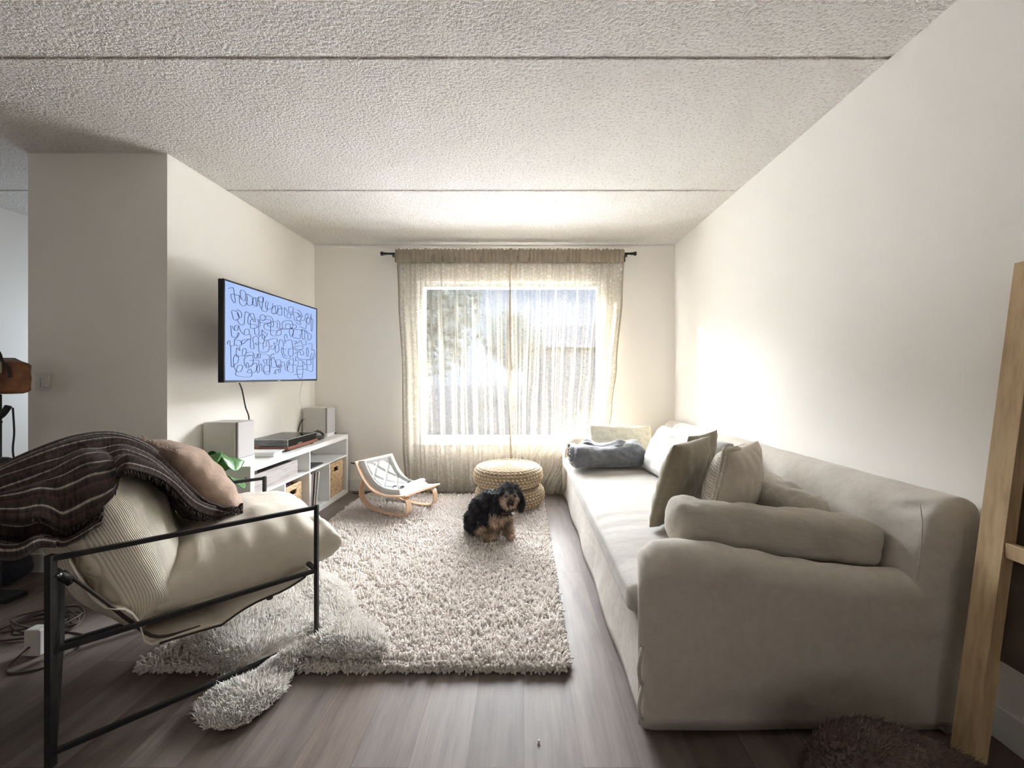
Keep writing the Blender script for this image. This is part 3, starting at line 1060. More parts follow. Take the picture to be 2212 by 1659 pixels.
# shaggy cream rug
RX0, RX1, RY0, RY1 = -1.565, .170, 1.62, 3.93
RUGZ = .022
pile_m = fluff('rug_yarn', (.86, .80, .75), (.96, .91, .87), 60, .42)
rug = thing('shag_rug', 'large cream shaggy pile rug lying on the plank floor', 'rug', ((RX0+RX1)/2, (RY0+RY1)/2, 0))
def rug_h(x, y):
    return .004*nz(x*9, y*9)+.003*nz(x*25, y*25)
def rb(u, v):
    x = lerp(RX0, RX1, u); y = lerp(RY0, RY1, v)
    d = min(x-RX0, RX1-x, y-RY0, RY1-y)
    k = min(1, d/.02)
    return (x, y, .002+(RUGZ+rug_h(x, y))*math.sqrt(max(0, 1-(1-k)**2)))
V, Fc, U = grid(rb, 90, 120)
mk('backing', V, Fc, pile_m, rug)
N = 50000
ii = rng.random(N)
yy = RY0+(RY1-RY0)*rng.random(N)**1.25         # denser towards the viewer's end where tufts are seen largest
xx = RX0+(RX1-RX0)*rng.random(N)
H = np.array([rug_h(a, b_) for a, b_ in zip(xx, yy)])
P = np.stack([xx, yy, RUGZ-.006+H], 1)
Nn = np.tile([0, 0, 1.0], (N, 1))
ex = np.where(xx-RX0 < .02, -1, np.where(RX1-xx < .02, 1, 0)); ey = np.where(yy-RY0 < .025, -1, np.where(RY1-yy < .025, 1, 0))
Nn[:, 0] += ex*.8; Nn[:, 1] += ey*.9
Nn /= np.linalg.norm(Nn, axis=1, keepdims=True)
sc = .8+.5*(yy-RY0)/(RY1-RY0)
A, Fq, _ = tufts(P, Nn, .017*(1+.5*rng.random(N)), .0052*sc*(.8+.5*rng.random(N)), (.30, None, 0), rng, sides=4, curl=.35, tipw=.75)
pl = mk('pile', A, Fq, pile_m, rug)
pl['kind'] = 'stuff'
# rows of tufts over the edges
NE = 5200
t_ = rng.random(NE)
side = rng.integers(0, 4, NE)
ex_ = np.where(side == 0, RX0+t_*(RX1-RX0), np.where(side == 1, RX0+t_*(RX1-RX0), np.where(side == 2, RX0, RX1)))
ey_ = np.where(side == 0, RY0, np.where(side == 1, RY1, RY0+t_*(RY1-RY0)))
Pe = np.stack([ex_, ey_, .003+.022*rng.random(NE)], 1)
Ne = np.stack([np.where(side == 2, -1., np.where(side == 3, 1., 0.)), np.where(side == 0, -1., np.where(side == 1, 1., 0.)), .35+0*ex_], 1)
Ne /= np.linalg.norm(Ne, axis=1, keepdims=True)
A, Fq, _ = tufts(Pe, Ne, .015*(1+.4*rng.random(NE)), .0055*(.8+.5*rng.random(NE)), (.3, (0, 0, -1), .2), rng, sides=4, curl=.3, tipw=.75)
pe_ = mk('edge_pile', A, Fq, pile_m, rug); pe_['kind'] = 'stuff'

# sheepskin: four-legged outline, thick soft wool
SK = [(-1.193, 2.321), (-1.074, 2.242), (-0.965, 2.145), (-0.851, 1.995), (-0.781, 1.881), (-0.685, 1.829), (-0.599, 1.734), (-0.591, 1.656), (-0.669, 1.634), (-0.785, 1.639), (-0.904, 1.647), (-0.923, 1.582), (-0.903, 1.487), (-0.923, 1.413), (-0.964, 1.355), (-1.037, 1.337), (-1.129, 1.374), (-1.179, 1.444), (-1.189, 1.545), (-1.181, 1.582), (-1.296, 1.634), (-1.408, 1.689), (-1.475, 1.734), (-1.48, 1.813), (-1.454, 1.918), (-1.479, 2.078), (-1.372, 2.217), (-1.301, 2.321)]
sk_s = smooth_path([(a, b_, 0) for a, b_ in SK], 5, closed=True)
poly = np.array([(p.x, p.y) for p in sk_s])
def inside(x, y):
    c = np.zeros(np.shape(x), dtype=bool)
    n = len(poly); j = n-1
    for i in range(n):
        xi, yi = poly[i]; xj, yj = poly[j]
        c ^= ((yi > y) != (yj > y)) & (x < (xj-xi)*(y-yi)/(yj-yi+1e-12)+xi)
        j = i
    return c
def edist(x, y):
    d = np.full(np.shape(x), 9.0)
    for i in range(len(poly)):
        a = poly[i-1]; b_ = poly[i]; ab = b_-a
        t = np.clip(((x-a[0])*ab[0]+(y-a[1])*ab[1])/(ab@ab+1e-12), 0, 1)
        d = np.minimum(d, np.hypot(x-a[0]-t*ab[0], y-a[1]-t*ab[1]))
    return d
def under(x, y):       # floor or rug top below the skin
    on = (x > RX0-.01) & (y > RY0-.04)
    return np.where(on, np.clip((y-(RY0-.05))/.06, 0, 1)*.030, .0)
gs = .016
gx = np.arange(-1.56, -.50, gs); gy = np.arange(1.30, 2.40, gs)
GX, GY = np.meshgrid(gx, gy, indexing='ij')
IN = inside(GX, GY); ED = edist(GX, GY)
hump = np.array([[.016*nz(a*5, b_*5, 3)+.008*nz(a*14, b_*14, 7) for b_ in gy] for a in gx])
GZ = under(GX, GY)+.006+.034*np.sqrt(np.clip(ED/.07, 0, 1))+hump*np.clip(ED/.05, 0, 1)
# the chair's floor rail and front leg press the wool flat
def rail_d(x, y):
    d = np.full(np.shape(x), 9.0)
    for (p, q) in (((-1.445, 1.222), (-.9125, 1.75)), ((-.9125, 1.75), (-.9125, 1.751)), ((-1.999, 1.722), (-1.467, 2.25))):
        a = np.array(p); ab = np.array(q)-a
        t = np.clip(((x-a[0])*ab[0]+(y-a[1])*ab[1])/(ab@ab+1e-12), 0, 1)
        d = np.minimum(d, np.hypot(x-a[0]-t*ab[0], y-a[1]-t*ab[1]))
    return d
GZ = np.minimum(GZ, .026+.0*GX+np.clip((rail_d(GX, GY)-.006)/.03, 0, 1)*.08)
keep = IN
ids = -np.ones(GX.shape, dtype=int); ids[keep] = np.arange(keep.sum())
VV = np.stack([GX[keep], GY[keep], GZ[keep]], 1)
Fs = []
for i in range(len(gx)-1):
    for j in range(len(gy)-1):
        q = (ids[i, j], ids[i+1, j], ids[i+1, j+1], ids[i, j+1])
        if min(q) >= 0: Fs.append(q)
wool_m = fluff('sheepskin_wool', (.94, .90, .85), (.98, .96, .93), 25, .35)
skin = mk('sheepskin_hide', VV, np.array(Fs), wool_m, None, solid=.004)
skin.name = 'sheepskin'
tag(skin, 'fluffy ivory sheepskin lying over the rug corner under the armchair', 'sheepskin')
n = 70000
px_ = rng.uniform(-1.56, -.50, n*2); py_ = rng.uniform(1.30, 2.40, n*2)
ok = inside(px_, py_); px_, py_ = px_[ok][:n], py_[ok][:n]
n = len(px_)
ix = np.clip(((px_-gx[0])/gs).astype(int), 0, len(gx)-2); iy = np.clip(((py_-gy[0])/gs).astype(int), 0, len(gy)-2)
z0 = GZ[ix, iy]
gxn = (GZ[ix+1, iy]-GZ[ix, iy])/gs; gyn = (GZ[ix, iy+1]-GZ[ix, iy])/gs
ed = edist(px_, py_)
cx_ = np.array([nz(a*6, b_*6, 1) for a, b_ in zip(px_, py_)]); cy_ = np.array([nz(a*6, b_*6, 8) for a, b_ in zip(px_, py_)])
Nn = np.stack([-gxn*.8+cx_*.9, -gyn*.8+cy_*.9-.1, np.ones(n)*.75], 1)
Nn /= np.linalg.norm(Nn, axis=1, keepdims=True)
A, Fq, _ = tufts(np.stack([px_, py_, z0-.004], 1), Nn, .022*(.7+.5*rng.random(n))*np.clip((rail_d(px_, py_)-.006)/.03, .40, 1), .0024*(.7+.6*rng.random(n)), (.30, None, 0), rng, curl=.35, tipw=.3)
ww = mk('wool', A, Fq, wool_m, skin); ww['kind'] = 'stuff'
# ------------------------------------------------------------------ white shelf unit under the screen
CX0, CX1, CY0, CY1, CZ = LEFT+.018, -1.81, 2.634, 4.10, .60
white_lac = mottled('white_foil', (.80, .80, .79), (.83, .83, .82), 8, .35, .02, .0005, spec=.5)
inner_m = white_lac
unit = thing('shelf_unit', 'low open white cube shelf unit on the floor under the television', 'shelf', ((CX0+CX1)/2, (CY0+CY1)/2, 0))
T = .04; t2 = .016
ym = (CY0+CY1)/2
def panel(name, a, b_):
    MB().box(a, b_, bev=.0012, seg=1).build(name, white_lac, unit, smooth=False)
panel('top_panel', (CX0, CY0, CZ-T), (CX1, CY1, CZ))
panel('bottom_panel', (CX0, CY0+T, .0), (CX1, CY1-T, T))
panel('side_panel', (CX0, CY0, 0), (CX1, CY0+T, CZ-T))
panel('side_panel', (CX0, CY1-T, 0), (CX1, CY1, CZ-T))
panel('middle_divider', (CX0, ym-t2/2, T), (CX1, ym+t2/2, CZ-T))
SHZ = .382
panel('shelf', (CX0, CY0+T, SHZ), (CX1-.002, ym-t2/2, SHZ+t2))
panel('shelf', (CX0, ym+t2/2, SHZ), (CX1-.002, CY1-T, SHZ+t2))
q1, q3 = (CY0+T+ym)/2, (CY1-T+ym)/2
panel('divider', (CX0, q1-t2/2, T), (CX1-.002, q1+t2/2, SHZ))
panel('divider', (CX0, q3-t2/2, T), (CX1-.002, q3+t2/2, SHZ))
MB().lathe([(.0001, 0), (.006, 0), (.006, .002), (.0001, .0021)], 12, M=Matrix.Translation((CX1-.028, CY0-.0018, CZ-.075)) @ Matrix.Rotation(math.radians(90), 4, 'X')).build('screw_cap', plain('cap_grey', (.25, .23, .2), .5), unit)

# whitewashed wooden crate on the upper left shelf
m, nt, b = nodes_of('whitewashed_pine'); crate_m = m
v = coord(nt, 'Object', (3, 1.2, 14))
g1 = noise_node(nt, v, 4, 5, .65)
vo = nt.nodes.new('ShaderNodeTexVoronoi'); vo.inputs['Scale'].default_value = 9
nt.links.new(coord(nt, 'Object', (0, 1, 1.6)), vo.inputs['Vector'])
kn = ramp(nt, vo.outputs['Distance'], [(0, (.18, .13, .12)), (.055, (.30, .24, .22)), (.10, (1, 1, 1))])
c_ = ramp(nt, g1, [(.3, (.27, .235, .225)), (.5, (.40, .365, .355)), (.7, (.46, .43, .42))])
mu = nt.nodes.new('ShaderNodeMixRGB'); mu.blend_type = 'MULTIPLY'; mu.inputs[0].default_value = 1
nt.links.new(c_, mu.inputs[1]); nt.links.new(kn, mu.inputs[2]); nt.links.new(mu.outputs[0], b.inputs['Base Color'])
nt.links.new(bump(nt, g1, .4, .002), b.inputs['Normal']); b.inputs['Roughness'].default_value = .8
KY0, KY1 = CY0+T+.012, 3.205
z0 = SHZ+t2+.001
crate = thing('wooden_crate', 'whitewashed wooden crate on the upper left shelf of the white unit', 'crate', (-1.98, (KY0+KY1)/2, z0))
MB().box((CX1-.028, KY0, z0), (CX1-.012, KY1, z0+.112), bev=.001, seg=1).box((CX1-.028, KY0+.002, z0+.113), (CX1-.0115, KY1-.004, z0+.128), bev=.001, seg=1).build('front_board', crate_m, crate, smooth=False)
MB().box((CX0+.03, KY1-.014, z0), (CX1-.0285, KY1, z0+.122)).build('end_board', crate_m, crate, smooth=False)
MB().box((CX0+.03, KY0, z0), (CX1-.0285, KY0+.014, z0+.122)).build('end_board', crate_m, crate, smooth=False)
MB().box((CX0+.03, KY0+.015, z0), (CX1-.0285, KY1-.015, z0+.012)).build('base_board', crate_m, crate, smooth=False)

# woven baskets
m, nt, b = nodes_of('water_hyacinth'); bask_m = m
v = coord(nt, 'Object', (1, 1, 1))
c_ = ramp(nt, noise_node(nt, v, 45, 3), [(.3, (.34, .20, .10)), (.5, (.58, .40, .23)), (.72, (.74, .57, .36))])
nt.links.new(c_, b.inputs['Base Color']); b.inputs['Roughness'].default_value = .7
nt.links.new(bump(nt, noise_node(nt, coord(nt, 'Object', (1, 1, 3)), 120, 2), .5, .003), b.inputs['Normal'])
def basket(y0, y1, x1, z0, h, label, tw=0):
    bx0 = x1-.28
    t_ = thing('woven_basket', label, 'basket', ((bx0+x1)/2, (y0+y1)/2, z0))
    # braided courses: each side is a grid pushed in and out
    def side(p, q, name, hole):
        p = Vector(p); q = Vector(q)
        L = (q-p).length; d = (q-p).normalized(); nrm = Vector((d.y, -d.x, 0))
        nu, nv = int(L/.0065), int(h/.0055)
        V = []; Fq = []
        for i in range(nu+1):
            for j in range(nv+1):
                a = i/nu*L; z = j/nv*h
                row = int(z/.022)
                w = abs(math.sin((z/.022)*math.pi))*.006*abs(math.sin(a/.026*math.pi+(row % 2)*1.57+z*18))+.0025*nz(a*60, z*60, y0)
                V.append(p+d*a+nrm*w+Vector((0, 0, z)))
        k = nv+1
        for i in range(nu):
            for j in range(nv):
                a = (i+.5)/nu*L; z = (j+.5)/nv*h
                if hole and abs(a-L/2) < .042 and .74*h < z < .88*h: continue
                Fq.append((i*k+j, (i+1)*k+j, (i+1)*k+j+1, i*k+j+1))
        o = mk(name, V, Fq, bask_m, t_, solid=.010)
    side((x1-.008, y0+.008, z0), (x1-.008, y1-.008, z0), 'front_weave', True)
    side((x1-.008, y1-.008, z0), (bx0, y1-.008, z0), 'side_weave', False)
    side((bx0, y0+.008, z0), (x1-.008, y0+.008, z0), 'side_weave', False)
    side((bx0, y1-.008, z0), (bx0, y0+.008, z0), 'back_weave', False)
    MB().box((bx0+.002, y0+.01, z0), (x1-.012, y1-.01, z0+.006)).build('bottom', bask_m, t_, smooth=False)
    rim = []
    cs = [(x1-.008, y0+.012), (x1-.008, y1-.012), (bx0+.004, y1-.012), (bx0+.004, y0+.012)]
    pts = []
    for a_, c2 in zip(cs, cs[1:]+cs[:1]):
        for k in range(24):
            pts.append((lerp(a_[0], c2[0], k/24), lerp(a_[1], c2[1], k/24), z0+h+.0015*math.sin(k*1.6)))
    MB().tube(pts, .0085, 8, closed=True).build('rim', bask_m, t_)
    return t_
basket(q1+t2/2+.014, q1+t2/2+.262, CX1-.026, T+.006, .280, 'woven basket stuffed with dark cloth in the lower row left of the records')
basket(q3+t2/2+.018, CY1-T-.022, CX1-.026, T+.006, .308, 'woven basket in the lower right cubby at the window end of the white unit')
def cloth_fn(u, v):
    a = lerp(q1+.045, q1+.245, u); x = lerp(CX1-.27, CX1-.06, v)
    e = (1-(2*u-1)**4)*(1-(2*v-1)**4)
    return (x, a, T+.24+.075*e+.022*nz(u*6, v*6, 2)+.01*nz(u*15, v*15))
V, Fc, U = grid(cloth_fn, 30, 30)
tag(mk('folded_cloth', V, Fc, fabric('plum_cloth', (.045, .018, .028), (.09, .035, .05), weave=500, wr=.5, wscale=18), None, solid=.006),
    'dark plum cloth bulging out of the woven basket beside the records', 'cloth')

# records
rec_cols = [(.75, .74, .72), (.06, .055, .06), (.50, .44, .38), (.10, .09, .09), (.62, .55, .46), (.16, .11, .09), (.70, .68, .66)]
rec_names = ['white', 'black', 'taupe', 'charcoal', 'beige', 'dark brown', 'pale grey']
rec_place = ['first from the left', 'second from the left', 'third from the left', 'middle one', 'third from the right', 'second from the right', 'first from the right']
y = ym+t2/2+.012
for k, c_ in enumerate(rec_cols):
    th = .0065 if k % 2 else .011
    lean = .020+.006*k
    o = MB()
    x0_, x1_ = CX1-.325, CX1-.012-.004*(k % 3)
    z0 = T+.001; h = .315
    vs = [(x, y+dy+(lean if z > z0 else 0)-0, z) for z in (z0, z0+h-.001*k) for x in (x0_, x1_) for dy in (0, th)]
    o.add(vs, [(0, 1, 3, 2), (4, 6, 7, 5), (0, 4, 5, 1), (2, 3, 7, 6), (0, 2, 6, 4), (1, 5, 7, 3)])
    tag(o.build('record_sleeve', plain('sleeve_%d' % k, c_, .5), None, smooth=False),
        '%s record sleeve, %s between the two woven baskets' % (rec_names[k], rec_place[k]), 'record', 'records in the shelf unit')
    y += th+.0075
# black tablet-like device lying on the upper right shelf
z0 = SHZ+t2+.001
dv = thing('game_controller_dock', 'small flat black device lying on the upper right shelf near the divider', 'device', (-1.90, 3.50, z0))
MB().box((-1.98, ym+.03, z0), (-1.835, 3.64, z0+.012), bev=.004).build('flat_case', plain('black_plastic', (.02, .022, .028), .35), dv)
MB().lathe([(.001, 0), (.016, 0), (.016, .024), (.012, .03), (.001, .03)], 20, c=(-1.86, ym+.065, z0+.0125)).build('dial', MATS['black_plastic'], dv)

# ---- speakers
spk_m = mottled('speaker_shell', (.60, .58, .54), (.63, .61, .57), 30, .45, .05, .0005)
grille_m = mottled('speaker_grille', (.47, .45, .455), (.53, .51, .515), 700, .95, .4, .001)
def speaker(y0, label, dx=0):
    zb = CZ+.001
    x0, x1 = -2.165+dx, -1.945+dx
    s = thing('bookshelf_speaker', label, 'speaker', ((x0+x1)/2, y0+.085, zb), 'pair of speakers on the shelf unit')
    MB().box((x0, y0, zb+.012), (x1, y0+.17, zb+.285), bev=.008, seg=3).build('cabinet', spk_m, s, smooth=False)
    MB().box((x0+.004, y0+.001, zb), (x1+.016, y0+.169, zb+.0115)).box((x1+.001, y0+.002, zb+.0115), (x1+.016, y0+.168, zb+.034), bev=.002).build('base_plate', white_lac, s, smooth=False)
    MB().box((x1+.0015, y0+.004, zb+.036), (x1+.016, y0+.166, zb+.283), bev=.006, seg=2).build('grille', grille_m, s, smooth=False)
    MB().box((x1, y0+.003, zb+.035), (x1+.004, y0+.167, zb+.284), bev=.001, seg=1).build('grille_backing', plain('dark_edge', (.10, .06, .05), .6), s, smooth=False)
    return s
sp1 = speaker(2.69, 'grey box speaker at the near end of the white unit', -.005)
del sp1['group']
sp2 = speaker(3.90, 'grey box speaker at the far window end of the white unit')
del sp2['group']
MB().lathe([(.0001, 0), (.008, 0), (.008, .010), (.0001, .010)], 14, M=Matrix.Translation((-1.922, 4.045, CZ+.018)) @ Matrix.Rotation(math.radians(90), 4, 'Y')).build('volume_knob', MATS['black_plastic'], sp2)

# ---- turntable under a clear lid
wood_m = mottled('walnut_veneer', (.16, .055, .035), (.27, .105, .068), 6, .4, .1, .001, stretch=(8, 1, 8))
TY0, TY1, TX0, TX1 = 3.13, 3.58, -2.17, -1.855
zb = CZ+.001
tt = thing('turntable', 'wooden turntable under a clear lid on top of the white unit', 'turntable', ((TX0+TX1)/2, (TY0+TY1)/2, zb))
for (a_, c2) in ((TX0+.03, TY0+.05), (TX1-.035, TY0+.05), (TX0+.03, TY1-.05), (TX1-.035, TY1-.05)):
    MB().lathe([(.0001, 0), (.018, 0), (.02, .012), (.0001, .0125)], 18, c=(a_, c2, zb)).build('foot', plain('foot_rubber', (.03, .02, .02), .7), tt)
MB().box((TX0, TY0, zb+.0125), (TX1, TY1, zb+.038), bev=.002).build('plinth', wood_m, tt, smooth=False)
pc = (-2.005, 3.31)
MB().lathe([(.0001, .039), (.145, .039), (.147, .046), (.145, .050), (.0001, .050)], 56, c=(pc[0], pc[1], zb)).build('platter', plain('platter_grey', (.16, .16, .17), .35), tt)
m, nt, b = nodes_of('vinyl_record')
wv = nt.nodes.new('ShaderNodeTexWave'); wv.wave_type = 'RINGS'; wv.rings_direction = 'Z'; wv.inputs['Scale'].default_value = 60
nt.links.new(coord(nt, 'Object'), wv.inputs['Vector']); nt.links.new(bump(nt, wv.outputs['Fac'], .2, .001), b.inputs['Normal'])
b.inputs['Base Color'].default_value = (.015, .015, .018, 1); b.inputs['Roughness'].default_value = .3
MB().lathe([(.0001, .0505), (.142, .0505), (.142, .053), (.0001, .053)], 56, c=(pc[0], pc[1], zb)).build('record', m, tt)
MB().lathe([(.0001, .0532), (.044, .0532), (.044, .0538), (.0001, .0538)], 30, c=(pc[0], pc[1], zb)).build('record_label', plain('label_grey', (.22, .22, .25), .6), tt)
MB().lathe([(.0001, .0538), (.003, .0538), (.003, .064), (.0001, .066)], 12, c=(pc[0], pc[1], zb)).build('spindle', plain('chrome', (.75, .75, .77), .15, 1), tt)
ta = MB()
ta.lathe([(.0001, .038), (.022, .038), (.022, .052), (.012, .054), (.012, .066), (.0001, .067)], 18, c=(-2.13, 3.50, zb))
ta.build('tonearm_base', MATS['chrome'], tt)
MB().tube([(-2.13, 3.54, zb+.068), (-2.13, 3.50, zb+.069), (-2.03, 3.42, zb+.066), (-1.975, 3.385, zb+.060)], .0035, 8).box((-1.985, 3.372, zb+.0545), (-1.962, 3.392, zb+.062)).build('tonearm', plain('arm_black', (.03, .03, .03), .3), tt)
# clear acrylic lid
m = bpy.data.materials.new('clear_acrylic'); m.use_nodes = True; nt = m.node_tree; nt.nodes.clear()
o_ = nt.nodes.new('ShaderNodeOutputMaterial'); mx = nt.nodes.new('ShaderNodeMixShader')
tr = nt.nodes.new('ShaderNodeBsdfTransparent'); gl = nt.nodes.new('ShaderNodeBsdfGlossy'); fz = nt.nodes.new('ShaderNodeFresnel')
fz.inputs[0].default_value = 1.6; tr.inputs[0].default_value = (.90, .91, .92, 1); gl.inputs['Roughness'].default_value = .03
nt.links.new(fz.outputs[0], mx.inputs[0]); nt.links.new(tr.outputs[0], mx.inputs[1]); nt.links.new(gl.outputs[0], mx.inputs[2]); nt.links.new(mx.outputs[0], o_.inputs[0])
clear_m = m
ld = MB(); th = .003; z0, z1 = zb+.0385, zb+.094
ld.box((TX0+.004, TY0+.004, z1-th), (TX1-.004, TY1-.004, z1))
ld.box((TX0+.004, TY0+.004, z0), (TX1-.004, TY0+.004+th, z1-th)).box((TX0+.004, TY1-.004-th, z0), (TX1-.004, TY1-.004, z1-th))
ld.box((TX1-.004-th, TY0+.0075, z0), (TX1-.004, TY1-.0075, z1-th)).box((TX0+.004, TY0+.0075, z0), (TX0+.004+th, TY1-.0075, z1-th))
ld.build('dust_cover', clear_m, tt, smooth=False)
ed = MB()
for (p, q) in (((TX1-.004, TY0+.004, z0), (TX1-.004, TY0+.004, z1)), ((TX0+.004, TY0+.004, z1), (TX1-.004, TY0+.004, z1)), ((TX1-.004, TY0+.004, z1), (TX1-.004, TY1-.004, z1)), ((TX0+.004, TY1-.004, z1), (TX1-.004, TY1-.004, z1)), ((TX0+.004, TY0+.004, z1), (TX0+.004, TY1-.004, z1))):
    ed.tube([p, q], .0014, 6)
ed.build('cover_edge', plain('frosted_edge', (.70, .72, .74), .2), tt)

# slim white box in front of the turntable
am = thing('white_box', 'slim white box between the near speaker and the turntable', 'box', (-1.99, 2.985, CZ))
MB().box((-2.14, 2.935, CZ+.001), (-1.845, 3.035, CZ+.030), bev=.003).build('body', white_lac, am, smooth=False)
MB().box((-2.142, 2.932, CZ+.0302), (-1.835, 3.055, CZ+.036), bev=.001, seg=1).build('lid', white_lac, am, smooth=False)
# small glass teapot beyond the turntable
gp = thing('glass_jar', 'round clear glass jar with dark lid between turntable and far speaker', 'jar', (-1.93, 3.72, CZ))
MB().lathe([(.0001, .002), (.030, .002), (.050, .018), (.056, .042), (.048, .066), (.030, .080), (.026, .086)], 32, c=(-1.93, 3.72, CZ)).build('bowl', clear_m, gp)
MB().lathe([(.0001, .003), (.028, .004), (.044, .018), (.050, .034), (.0001, .034)], 32, c=(-1.93, 3.72, CZ)).build('contents', plain('jar_filling', (.22, .20, .19), .25), gp)
MB().lathe([(.0001, .098), (.006, .097), (.008, .090), (.027, .087), (.027, .083), (.0001, .083)], 24, c=(-1.93, 3.72, CZ)).build('lid', plain('dark_lid', (.10, .08, .07), .4), gp)
MB().tube(smooth_path([(-1.878, 3.70, CZ+.068), (-1.855, 3.69, CZ+.06), (-1.85, 3.69, CZ+.035), (-1.872, 3.70, CZ+.018)], 6), .0035, 8).build('handle', clear_m, gp)

# ------------------------------------------------------------------ television on a wall arm
VX = -1.868
VY0, VY1, VZ0, VZ1 = 2.475, 3.590, 1.158, 1.806
tv = thing('television', 'wall mounted flat television showing black line drawings on light blue', 'television', (VX-.03, (VY0+VY1)/2, VZ0))
bez = plain('tv_bezel', (.018, .020, .026), .35)
MB().box((VX-.035, VY0, VZ0), (VX-.004, VY1, VZ1), bev=.002).build('casing', bez, tv, smooth=False)
bz = MB(); w = .010
bz.box((VX-.0038, VY0, VZ0), (VX+.002, VY0+w, VZ1)).box((VX-.0038, VY1-w, VZ0), (VX+.002, VY1, VZ1))
bz.box((VX-.0038, VY0+w, VZ0), (VX+.002, VY1-w, VZ0+.014)).box((VX-.0038, VY0+w, VZ1-w), (VX+.002, VY1-w, VZ1))
bz.build('bezel', bez, tv, smooth=False)
scr_m = plain('lit_screen', (.02, .02, .03), .25, spec=.3, emis=(.060, .083, .141), est=1.0)
MB().box((VX-.0036, VY0+w, VZ0+.014), (VX-.001, VY1-w, VZ1-w)).build('screen', scr_m, tv, smooth=False)
MB().box((VX+.0022, 3.015, VZ0+.003), (VX+.0028, 3.050, VZ0+.010)).build('maker_badge', plain('badge_grey', (.35, .36, .40), .4), tv, smooth=False)
MB().box((LEFT+.001, 2.90, 1.36), (LEFT+.02, 3.16, 1.60)).box((LEFT+.02, 3.0, 1.44), (VX-.055, 3.06, 1.52)).box((VX-.055, 2.86, 1.32), (VX-.036, 3.20, 1.64)).build('wall_arm', bez, tv, smooth=False)
